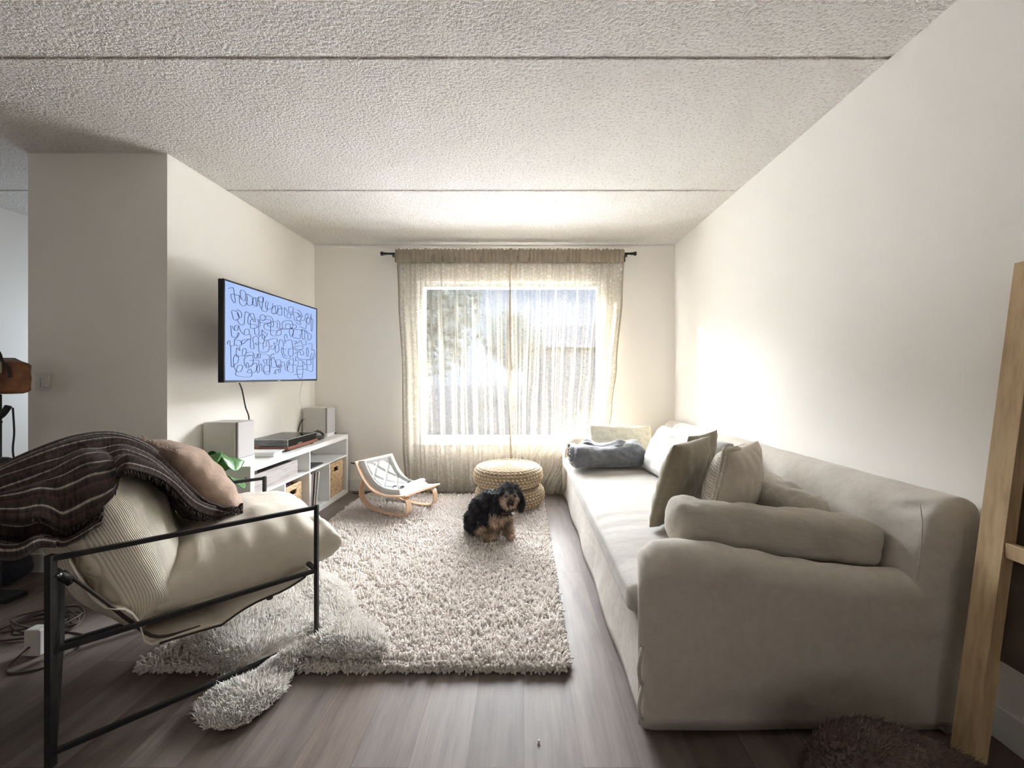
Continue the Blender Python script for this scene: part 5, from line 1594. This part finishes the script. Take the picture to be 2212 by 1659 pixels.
# bent plywood runners
for sg in (-1, 1):
    w0 = sg*.160
    prof_ = [(a_, c_+.006) for a_, c_ in [(.145, .212), (.05, .205), (-.015, .180), (-.035, .130), (-.020, .082), (.05, .052), (.20, .039), (.42, .037), (.62, .047), (.82, .075), (.93, .125), (.955, .180), (.93, .240), (.87, .305), (.82, .290)]]
    pp = smooth_path([(a_, 0, c_) for a_, c_ in prof_], 6)
    rings = []
    for k, p in enumerate(pp):
        q = pp[min(len(pp)-1, k+1)]; pr = pp[max(0, k-1)]
        tg = Vector(((q.x-pr.x)*LN, q.z-pr.z)).normalized(); nx, nz2 = -tg.y, tg.x
        hw = .026; th = .0055
        rings.append([RK(p.x+nx*dn/LN, w0+dw, p.z+nz2*dn) for (dw, dn) in ((-hw, -th), (hw, -th), (hw, th), (-hw, th))])
    V, Fc = ring_loft(rings)
    o = mk('runner', V, Fc, beech, rk, smooth=False)
    bv = o.modifiers.new('bev', 'BEVEL'); bv.width = .0025; bv.segments = 2; bv.limit_method = 'ANGLE'
# cables on the floor behind the rocker
cb_ = MB().tube(smooth_path([(-1.79, 4.12, .30), (-1.66, 4.10, .27), (-1.57, 4.08, .20), (-1.60, 4.06, .12), (-1.52, 4.03, .05), (-1.62, 4.02, .012), (-1.74, 4.05, .010)], 8), .006, 8)
tag(cb_.build('floor_cable', cm), 'black cable looping on the floor between the white unit and the baby rocker', 'cable')
# ------------------------------------------------------------------ the small dog sitting on the rug
dog = thing('dog', 'small black and tan long haired dog sitting on the rug looking up', 'dog', (-.22, 2.88, .03))
GZ0 = .034
blobs = [  # centre, radii
    ((-.330, 2.960, .140), (.098, .100, .105)), ((-.300, 2.955, .215), (.092, .095, .100)), ((-.245, 2.930, .270), (.082, .085, .085)),
    ((-.185, 2.900, .262), (.078, .078, .088)), ((-.165, 2.880, .205), (.074, .070, .085)), ((-.145, 2.885, .300), (.062, .062, .060)),
    ((-.300, 2.890, .100), (.068, .062, .062)), ((-.270, 2.860, .070), (.040, .050, .034)), ((-.255, 2.815, .050), (.026, .044, .018)),
    ((-.225, 2.990, .105), (.055, .055, .060)),
    ((-.105, 2.845, .362), (.073, .072, .064)), ((-.103, 2.815, .335), (.060, .058, .052)), ((-.100, 2.780, .322), (.042, .040, .036)), ((-.098, 2.758, .328), (.026, .020, .022)),
    ((-.118, 2.860, .310), (.055, .055, .050)),
    # forelegs
    ((-.205, 2.850, .150), (.034, .034, .060)), ((-.214, 2.838, .095), (.028, .028, .050)), ((-.220, 2.818, .052), (.027, .036, .020)),
    ((-.125, 2.868, .150), (.032, .032, .060)), ((-.112, 2.860, .095), (.027, .027, .050)), ((-.098, 2.842, .052), (.028, .036, .020)),
    ((-.400, 2.985, .085), (.032, .040, .030)),
]
mb = MB()
for c, r in blobs:
    mb.ball(c, 1.0, r, 12)
tmp = mk('dog_form', mb.v, mb.f, None)
md = tmp.modifiers.new('r', 'REMESH'); md.mode = 'VOXEL'; md.voxel_size = .007
sm = tmp.modifiers.new('s', 'SMOOTH'); sm.factor = .8; sm.iterations = 6
dg = bpy.context.evaluated_depsgraph_get()
ev = tmp.evaluated_get(dg); me = ev.to_mesh()
DV = np.array([tuple(tmp.location+v.co) for v in me.vertices]); DF = [tuple(p.vertices) for p in me.polygons]
DN = np.array([tuple(v.normal) for v in me.vertices])
ev.to_mesh_clear()
bpy.data.objects.remove(tmp, do_unlink=True)
def coat(p):
    x, y, z = p
    n = nz(x*28, y*28, z*28)*.5+nz(x*70, y*70, z*70)*.3
    black = np.array((.016, .015, .019)); tan = np.array((.30, .195, .125)); pale = np.array((.56, .45, .36)); grey = np.array((.12, .115, .125))
    # face: tan in front, below the brow
    df = math.hypot(x+.100, (z-.325)*1.0)
    if z > .26 and y < 2.80 and math.hypot(x+.093, z-.328) < .021: return np.array((.045, .028, .022))
    if z > .26 and y < 2.845 and abs(abs(x+.095)-.030) < .010+.004*n and .352 < z < .400 : return lerp(grey, np.array((.42, .40, .38)), .5+n)
    if z > .26 and y < 2.845 and df < .064+.012*n and z < .376: return lerp(tan, pale, min(1, max(0, .45+1.1*n)))
    if z > .25 and y < 2.90 and z >= .366: return lerp(black, grey, min(1, max(0, .5+1.3*n)))
    if z > .245: return lerp(black, grey, max(0, .2+.8*n))
    # chest, forelegs and feet
    front = y < 2.905+.02*n and x > -.245
    if front and z < .225+.03*n: return lerp(tan, pale, .35+.6*n)
    if z < .135+.04*n and y < 2.895 and x > -.345: return lerp(tan*.85, pale*.8, .3+.6*n)
    if z < .07 and y < 2.93 and x > -.34: return tan*.8
    return lerp(black, grey, max(0, .15+.6*n))
dc = [coat(p) for p in DV]
fur_m = vcol('dog_coat', .75, .25)
body = mk('body', DV, DF, fur_m, dog, cols=dc)
def fur_on(V, Nn, count, L, W, parent, name, colf, comb, seed, sides=3, keepf=None):
    r = np.random.default_rng(seed)
    idx = r.integers(0, len(V), count)
    P = V[idx]+r.normal(size=(count, 3))*.0028
    N_ = Nn[idx]
    if keepf is not None:
        ok = np.array([keepf(p) for p in P]); P, N_ = P[ok], N_[ok]
    n = len(P)
    cl = np.array([[nz(p[0]*22, p[1]*22, p[2]*22+s) for s in (0, 7, 13)] for p in P])
    D = N_*.85+np.array([comb(p) for p in P])*.85+cl*1.1
    D /= np.linalg.norm(D, axis=1, keepdims=True)
    LL = (L(P) if callable(L) else L)*(.7+.6*r.random(n))
    A, Fq, C_ = tufts(P-N_*.002, D, LL, W*(.7+.6*r.random(n)), (.22, (0, 0, -1), .35), r, seg=2, sides=sides, cols=np.array([colf(p) for p in P])*(np.exp(1.3*cl[:, 0])*(.75+.5*r.random(n)))[:, None], curl=.3, tipw=.15)
    A[:, 2] = np.maximum(A[:, 2], GZ0-.004)
    return mk(name, A, Fq, fur_m, parent, cols=C_)
def comb(p):
    if p[2] > .27 and p[1] < 2.86: return np.array(((p[0]+.10)*6, -.1, -.35))
    return np.array((-.25 if p[0] < -.2 else 0, .15, -.75))
def flen(P):
    face = (P[:, 2] > .27) & (P[:, 1] < 2.83)
    return np.where(face, .020, np.where(P[:, 2] < .07, .012, .028))
EYES = [Vector((-.127, 2.772, .362)), Vector((-.062, 2.774, .362))]
NOSE = Vector((-.092, 2.738, .340))
def clear(p):
    v = Vector(p)
    return all((v-e).length > .017 for e in EYES) and (v-NOSE).length > .017
fr_o = fur_on(DV, DN, 17000, flen, .0026, dog, 'fur', coat, comb, 3, keepf=clear)
fr_o['kind'] = 'stuff'
eye_m = plain('dog_eye', (.012, .008, .006), .08, spec=.8)
for e_ in EYES:
    loc = body_near = e_
    MB().ball(tuple(e_), .0095, n=10).build('eye', eye_m, dog)
MB().ball(tuple(NOSE), .0125, (1.15, .8, .85), 12).build('nose', plain('dog_nose', (.015, .012, .012), .3), dog)
MB().tube(smooth_path([(NOSE.x-.022, NOSE.y+.018, NOSE.z-.026), (NOSE.x-.008, NOSE.y+.006, NOSE.z-.019), (NOSE.x, NOSE.y+.003, NOSE.z-.012), (NOSE.x+.008, NOSE.y+.006, NOSE.z-.019), (NOSE.x+.022, NOSE.y+.018, NOSE.z-.026)], 5), .0022, 6).build('mouth', MATS['dog_nose'], dog)
# hanging ears with long dark hair
for sg, cx in ((-1, -.178), (1, -.030)):
    eb = MB()
    def ear(u, v):
        a = u*2*math.pi
        z = lerp(.392, .268, v); w = interp([(0, .010), (.3, .026), (.7, .030), (1, .006)], v)
        x = cx+sg*interp([(0, -.016), (.35, .006), (1, .004)], v)
        return (x+math.cos(a)*w*.42, 2.842+math.sin(a)*w-.012*v, z)
    V, Fc, U = grid(ear, 20, 16, closed_u=True)
    ev_ = np.array(V)
    ob = mk('ear', V, Fc, fur_m, dog, cols=[(.016, .015, .018)]*len(V))
    cen = np.array([(cx, 2.836, z) for z in ev_[:, 2]])
    nn_ = ev_-cen; nn_ /= np.linalg.norm(nn_, axis=1, keepdims=True)
    def earcol(p): return lerp(np.array((.014, .013, .016)), np.array((.10, .10, .11)), max(0, .2+.7*nz(p[0]*60, p[1]*60, p[2]*9)))
    fur_on(ev_, nn_, 2600, .030, .0016, ob, 'ear_hair', earcol, lambda p: np.array((sg*.1, -.05, -1.3)), 5+sg)
# collar with a small tag
cp = [(-.130+.066*math.cos(a), 2.872+.064*math.sin(a), .262-.020*math.sin(a+.3)*-1-.012) for a in np.linspace(0, 2*math.pi, 28)[:-1]]
MB().tube(cp, .008, 8, closed=True).build('collar', plain('collar_plum', (.05, .02, .035), .5), dog)
MB().ball((-.080, 2.800, .235), .010, (1, .35, 1), 8).build('collar_tag', plain('tag_metal', (.6, .62, .66), .25, .9), dog)
# ------------------------------------------------------------------ plant behind the armchair
leaf_m = mottled('leaf_green', (.035, .12, .022), (.075, .21, .045), 7, .38, .25, .004, spec=.5)
plant = thing('potted_plant', 'broad leaved green plant in a pot between armchair and white unit', 'plant', (-1.975, 2.35, 0))
PO = Vector((-1.975, 2.35, 0))
pt_ = MB().lathe([(.0001, 0), (.085, 0), (.105, .10), (.115, .20), (.118, .205), (.106, .205), (.100, .18), (.0001, .178)], 32, c=tuple(PO))
pt_.build('pot', mottled('pot_grey', (.30, .29, .27), (.36, .35, .33), 15, .7), plant)
MB().lathe([(.0001, .181), (.099, .181), (.098, .176), (.0001, .175)], 24, c=tuple(PO)).build('soil', plain('soil', (.04, .028, .02), .95), plant)
def leaf(tip, mid, base, wd, name='leaf', tw=0.0, lab=None):
    P_ = smooth_path([base, mid, tip], 12)
    V = []; U = []
    n = len(P_)-1
    for i, p in enumerate(P_):
        t = i/n
        q = P_[min(n, i+1)]; pr = P_[max(0, i-1)]
        tg = (q-pr).normalized()
        side = tg.cross(Vector((0, 0, 1))).normalized()
        side = (Matrix.Rotation(tw, 3, tg) @ side)
        up = side.cross(tg)
        w = wd*(math.sin(math.pi*min(1, t*.96+.04))**.75)*(1-.25*t)+.001
        for k in range(-6, 7):
            s = k/6
            fold = abs(s)*.35-.25*s*s
            rip = .05*math.sin(t*26+k*.4)*abs(s)**2 + .012*math.cos(t*40-abs(s)*9)
            V.append(p+side*(s*w)+up*(w*(fold+rip)))
    Fc = [(i*13+j, i*13+j+1, (i+1)*13+j+1, (i+1)*13+j) for i in range(n) for j in range(12)]
    mk(name, V, Fc, leaf_m, plant, solid=.0015)
    MB().tube(smooth_path([tuple(PO+Vector((0, 0, .178))), tuple(lerp(PO, Vector(base), .5)+Vector((0, 0, .16))), tuple(Vector(base)), tuple(P_[4])], 8), .0055, 8).build('stem', plain('stem_green', (.10, .20, .06), .5), plant)
for args in [
    ((-1.66, 2.235, .565), (-1.74, 2.29, .630), (-1.90, 2.36, .52), .105, -.5),
    ((-1.585, 2.20, .475), (-1.70, 2.25, .520), (-1.86, 2.30, .43), .085, -.55),
    ((-1.72, 2.12, .60), (-1.80, 2.19, .640), (-1.92, 2.28, .50), .10, .3),
    ((-2.08, 2.10, .60), (-2.02, 2.18, .62), (-1.96, 2.27, .45), .09, 0),
    ((-2.12, 2.38, .55), (-2.05, 2.34, .60), (-1.96, 2.30, .44), .09, .2),
    ((-1.95, 2.05, .50), (-1.95, 2.14, .56), (-1.94, 2.24, .42), .08, 0)]:
    SH = Vector((-.015, .07, .085))
    leaf(Vector(args[0])+SH, Vector(args[1])+SH, Vector(args[2])+SH, args[3], tw=args[4])

# ------------------------------------------------------------------ dark stand at the far left
dk = plain('stand_black', (.012, .014, .016), .5)
stand = thing('equipment_stand', 'black upright stand with arms beside the shaded wall at the far left', 'stand', (-2.86, 2.16, 0))
MB().box((-2.925, 2.14, .03), (-2.868, 2.19, 1.10), bev=.006).build('post', dk, stand, smooth=False)
MB().box((-3.10, 2.09, 0), (-2.72, 2.185, .03), bev=.008).build('base_foot', dk, stand, smooth=False)
MB().tube([(-2.90, 2.165, .735), (-2.80, 2.15, .728), (-2.735, 2.14, .722)], [.026, .034, .026], 12).build('arm', dk, stand)
MB().tube(smooth_path([(-2.87, 2.16, .44), (-2.82, 2.14, .53), (-2.76, 2.12, .54), (-2.70, 2.11, .50), (-2.66, 2.10, .40)], 6), .018, 10).build('arm', dk, stand)
MB().tube(smooth_path([(-2.89, 2.15, 1.02), (-2.86, 2.12, .97), (-2.81, 2.10, .965), (-2.77, 2.11, .99), (-2.745, 2.12, 1.04)], 6), .014, 10).build('clamp', dk, stand)
MB().ball((-2.80, 2.105, .955), .028, (1.2, .8, .7), 10).build('knob', dk, stand)
bagm = mottled('brown_leather', (.10, .035, .012), (.24, .095, .035), 18, .5, .3, .003)
bag = thing('leather_bag', 'brown leather bag with white tag perched on top of the black stand', 'bag', (-2.82, 2.16, 1.075))
def bagfn(u, v):
    a = u*2*math.pi; c, s = math.cos(a), math.sin(a)
    q = (abs(c)**4+abs(s)**4)**-.25
    z = lerp(1.103, 1.300, v); k = 1-.35*max(0, (v-.85)/.15)**2-.3*max(0, (.12-v)/.12)**2
    return (-2.825+.105*c*q*k*(1+.06*nz(c, s, v*4)), 2.165+.055*s*q*k, z-.02*(c > .3)*v)
V, Fc, U = grid(bagfn, 40, 20, closed_u=True)
k = 21
Fl = [tuple(f) for f in Fc]+[tuple(i*k for i in range(39, -1, -1)), tuple(i*k+20 for i in range(40))]
mk('bag_body', V, Fl, bagm, bag)
MB().box((-2.800, 2.100, 1.215), (-2.760, 2.107, 1.275), bev=.003).build('tag', plain('tag_cream', (.42, .40, .34), .6), bag, smooth=False)
MB().tube(smooth_path([(-2.79, 2.13, 1.285), (-2.84, 2.12, 1.315), (-2.855, 2.12, 1.345), (-2.82, 2.12, 1.352), (-2.785, 2.115, 1.32), (-2.765, 2.11, 1.28), (-2.735, 2.11, 1.24), (-2.725, 2.11, 1.19)], 7), .0055, 8).build('cord_loop', dk, bag)
o = MB().tube(smooth_path([(-2.735, 2.13, 1.03), (-2.728, 2.13, .90), (-2.735, 2.13, .80), (-2.722, 2.13, .70), (-2.74, 2.13, .60), (-2.76, 2.11, .50), (-2.70, 2.04, .30), (-2.66, 1.98, .006)], 8), .004, 6).build('hanging_cord', dk)
tag(o, 'thin dark cord hanging down beside the black stand', 'cord')
# dark bundle on the floor under the stand
o = MB()
rnd = random.Random(12)
for k in range(7):
    cx, cy = -3.02+rnd.uniform(-.02, .02), 2.315+rnd.uniform(-.008, .008)
    cz = .05+k*.045
    r_ = .085-.003*k
    o.tube([(cx+r_*math.cos(a), cy+r_*.8*math.sin(a), cz+.012*math.sin(a*2+k)) for a in np.linspace(0, 2*math.pi, 24)[:-1]], .036, 9, closed=True)
# one merged rolled bundle
hb = mk('rolled_jacket', o.v, o.f, fabric('navy_cloth', (.018, .02, .028), (.035, .038, .05), weave=400, wr=.5, wscale=15), None)
rm = hb.modifiers.new('r', 'REMESH'); rm.mode = 'VOXEL'; rm.voxel_size = .012
sm = hb.modifiers.new('s', 'SMOOTH'); sm.iterations = 4; sm.factor = .7
tag(hb, 'dark jacket heaped on the floor behind the armchair at the left edge', 'jacket')

# cables and a white adapter on the floor at the left
o = MB(); rnd = random.Random(3)
pts = [(-2.16, 1.92, .006)]
for k in range(16):
    a = k*1.9
    pts.append((-2.30+.17*math.cos(a)+rnd.uniform(-.04, .04), 1.90+.10*math.sin(a)+rnd.uniform(-.03, .03), .006+.012*(k % 4)))
pts += [(-2.20, 1.80, .05), (-2.15, 1.86, .004), (-2.04, 1.84, .004), (-1.98, 1.80, .006)]
tag(MB().tube(smooth_path(pts, 8), .0042, 6).build('tangled_cable', plain('cable_brown', (.05, .035, .032), .6)), 'tangled dark cable lying on the floor at the left edge', 'cable')
ad = thing('power_adapter', 'small white power adapter on the floor behind the rear chair leg', 'adapter', (-2.10, 1.72, 0))
MB().box((-2.135, 1.695, .001), (-2.065, 1.745, .115), bev=.012, seg=3).build('case', plain('adapter_white', (.55, .53, .50), .4), ad, smooth=False)
MB().tube(smooth_path([(-2.10, 1.69, .05), (-2.12, 1.64, .006), (-2.06, 1.60, .004), (-1.96, 1.64, .004), (-1.95, 1.74, .004), (-2.02, 1.80, .004)], 7), .0035, 6).build('lead', MATS['cable_brown'], ad)

# ------------------------------------------------------------------ pine framed piece leaning at the right edge
m, nt, b = nodes_of('raw_pine'); pine_m = m
v = coord(nt, 'Object', (9, 9, .7))
g1 = noise_node(nt, v, 5, 4, .6)
c_ = ramp(nt, g1, [(.3, (.40, .27, .14)), (.55, (.54, .385, .215)), (.75, (.60, .44, .27))])
vo = nt.nodes.new('ShaderNodeTexVoronoi'); vo.inputs['Scale'].default_value = 2.6
nt.links.new(coord(nt, 'Object', (3, 3, 1)), vo.inputs['Vector'])
kn = ramp(nt, vo.outputs['Distance'], [(0, (.20, .10, .05)), (.045, (.35, .2, .1)), (.08, (1, 1, 1))])
mu = nt.nodes.new('ShaderNodeMixRGB'); mu.blend_type = 'MULTIPLY'; mu.inputs[0].default_value = 1
nt.links.new(c_, mu.inputs[1]); nt.links.new(kn, mu.inputs[2]); nt.links.new(mu.outputs[0], b.inputs['Base Color'])
b.inputs['Roughness'].default_value = .6; nt.links.new(bump(nt, g1, .15, .001), b.inputs['Normal'])
ldr = thing('pine_frame', 'tall raw pine frame with dark panel leaning on the right wall beside the sofa', 'frame', (1.44, 1.05, 0))
def beam(y, name, hw=.020, hd=.066, x0=1.362, x1=1.545, z1=1.55, z0=.0):
    rings = []
    for z in np.linspace(z0, z1, 30):
        x = lerp(x0, x1, z/1.55)
        yy_ = y-.020*z/1.55
        rings.append([(x-hw, yy_-hd/2, z), (x+hw, yy_-hd/2, z), (x+hw, yy_+hd/2, z), (x-hw, yy_+hd/2, z)])
    V, Fc = ring_loft(rings)
    mk(name, V, Fc, pine_m, ldr, smooth=False)
beam(1.225, 'upright'); beam(.66, 'upright')
def cross(z, name, h=.05):
    x = lerp(1.362, 1.545, z/1.55); dy = .02*z/1.55
    MB().box((x-.014, .695-dy, z), (x+.012, 1.190-dy, z+h), bev=.002, seg=1).build(name, pine_m, ldr, smooth=False)
cross(.66, 'crosspiece', .045); cross(1.48, 'crosspiece')
rings = []
for z in (.352, 1.478):
    x = lerp(1.362, 1.545, z/1.55)+.015; dy = .02*z/1.55
    rings.append([(x, .695-dy, z), (x+.006, .695-dy, z), (x+.006, 1.190-dy, z), (x, 1.190-dy, z)])
V, Fc = ring_loft(rings)
mk('dark_panel', V, Fc, mottled('dark_brown_panel', (.045, .030, .020), (.075, .052, .035), 5, .7), ldr, smooth=False)
tag(MB().tube(smooth_path([(1.53, 1.14, .26), (1.515, 1.13, .17), (1.50, 1.11, .10), (1.46, 1.06, .012), (1.40, .95, .006)], 8), .0035, 6).build('wall_cable', cm), 'thin dark cable running down beside the pine frame at the right edge', 'cable')

# ------------------------------------------------------------------ brown fur pouf at the lower right corner
furb = vcol('brown_fur', .9, .1)
fpf = thing('fur_pouf', 'brown long haired fur pouf on the floor in front of the sofa arm', 'pouf', (0.955, 0.93, 0))
def pouf_fn(u, v):
    a = u*2*math.pi
    ph = v*math.pi
    q = 2.6
    c, s = math.cos(ph), math.sin(ph)
    d = (abs(c)**q+abs(s)**q)**(-1/q)
    return (0.955+0.25*s*d*math.cos(a), 0.93+0.25*s*d*math.sin(a), max(.002, .132-.128*c*d))
V, Fc, U = grid(pouf_fn, 60, 34, closed_u=True)
PV = np.array(V)
mk('cushion_body', V, Fc, furb, fpf, cols=[(.11, .075, .065)]*len(V))
PN = PV-np.array((0.955, 0.93, .10)); PN /= np.linalg.norm(PN, axis=1, keepdims=True)
r = np.random.default_rng(9)
n = 30000
a = r.random(n)*2*math.pi; vv = np.arccos(1-2*(.12+.88*r.random(n)))/math.pi
P = np.array([pouf_fn(x/(2*math.pi), 1-(1-y)) for x, y in zip(a, vv)])
N_ = P-np.array((0.955, 0.93, .05)); N_ /= np.linalg.norm(N_, axis=1, keepdims=True)
keep = (P[:, 2] > .02) & (P[:, 1] < 1.28); P, N_ = P[keep], N_[keep]
P = P-N_*.012
n = len(P)
D = N_*.9+np.stack([np.full(n, .5), np.full(n, -.5), np.full(n, -.15)], 1)+.35*np.array([[nz(p[0]*11, p[1]*11, s) for s in (0, 5, 9)] for p in P])
D /= np.linalg.norm(D, axis=1, keepdims=True)
cc = np.array([lerp(np.array((.10, .068, .060)), np.array((.24, .175, .15)), min(1, max(0, .5+nz(p[0]*8, p[1]*8, 2)+.6*(r.random()-.5)))) for p in P])
A, Fq, C_ = tufts(P, D, .028*(.7+.5*r.random(n)), .0017*(.7+.6*r.random(n)), (.18, (0, 0, -1), .2), r, cols=cc, curl=.2, tipw=.15)
A[:, 2] = np.maximum(A[:, 2], .002); A[:, 1] = np.minimum(A[:, 1], 1.30)
ff = mk('long_fur', A, Fq, furb, fpf, cols=C_); ff['kind'] = 'stuff'

# small white crumb on the floor
tag(MB().ball((.048, 1.303, .005), .0045, (1.1, 1, .9), 8).build('white_bead', plain('bead_white', (.8, .8, .78), .4)), 'tiny white bead lying alone on the plank floor', 'bead')

# ------------------------------------------------------------------ outdoors: added unseen ground by the wall, then the view through the curtain
struct('ground_dark_strip', MB().box((-6, BACK+.17, -.9), (6, 6.9, -.6)), mottled('dark_ground', (.07, .065, .055), (.11, .10, .085), 3, .9, spec=0))  # unseen strip, kept dark to limit bounce on the ceiling by the window
struct('floor_bounce_slab', MB().box((-8, 6.9, -.9), (8, 10.5, -.6)), mottled('bounce_white', (.86, .86, .85), (.92, .92, .91), 1.5, .9))  # unseen bright slab added to bounce daylight up to the ceiling
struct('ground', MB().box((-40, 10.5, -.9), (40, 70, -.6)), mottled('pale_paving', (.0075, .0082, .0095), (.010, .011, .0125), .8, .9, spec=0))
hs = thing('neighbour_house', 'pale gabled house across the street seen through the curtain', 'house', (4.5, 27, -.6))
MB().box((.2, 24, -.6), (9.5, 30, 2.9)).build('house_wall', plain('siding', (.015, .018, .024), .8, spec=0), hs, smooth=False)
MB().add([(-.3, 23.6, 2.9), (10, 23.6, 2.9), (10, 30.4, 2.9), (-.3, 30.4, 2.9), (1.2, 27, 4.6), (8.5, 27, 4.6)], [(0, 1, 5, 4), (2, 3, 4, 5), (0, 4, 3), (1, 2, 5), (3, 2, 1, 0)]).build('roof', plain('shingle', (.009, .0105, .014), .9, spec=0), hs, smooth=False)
def tree(x, y, h, r_, label, c1, c2, seed):
    t_ = thing('tree', label, 'tree', (x, y, -.6))
    MB().tube([(x, y, -.6), (x+.1, y, h*.4), (x, y, h*.75)], [r_*.09, r_*.07, r_*.03], 10).build('trunk', plain('bark', (.10, .075, .055), .9), t_)
    rg = np.random.default_rng(seed)
    n = 5200
    d = rg.normal(size=(n, 3)); d /= np.linalg.norm(d, axis=1, keepdims=True)
    rad = r_*rg.random(n)**.4
    C = np.array((x, y, h*.72))+d*rad[:, None]*np.array((1, 1, .95))
    C = C+np.array([[nz(c[0]*.9, c[1]*.9, c[2]*.9+s)*r_*.35 for s in (0, 4, 8)] for c in C])
    a = rg.normal(size=(n, 3)); a /= np.linalg.norm(a, axis=1, keepdims=True)
    b2 = np.cross(a, d); b2 /= np.linalg.norm(b2, axis=1, keepdims=True)
    s = (.07+.08*rg.random(n))*r_*.5
    V = np.stack([C-a*s[:, None], C+b2*s[:, None]*.6, C+a*s[:, None], C-b2*s[:, None]*.6], 1).reshape(-1, 3)
    Fq = np.arange(n*4).reshape(-1, 4)
    o = mk('foliage', V, Fq, fluff('leaves_%d' % seed, c1, c2, 1.2, .4), t_, smooth=False)
    o['kind'] = 'stuff'
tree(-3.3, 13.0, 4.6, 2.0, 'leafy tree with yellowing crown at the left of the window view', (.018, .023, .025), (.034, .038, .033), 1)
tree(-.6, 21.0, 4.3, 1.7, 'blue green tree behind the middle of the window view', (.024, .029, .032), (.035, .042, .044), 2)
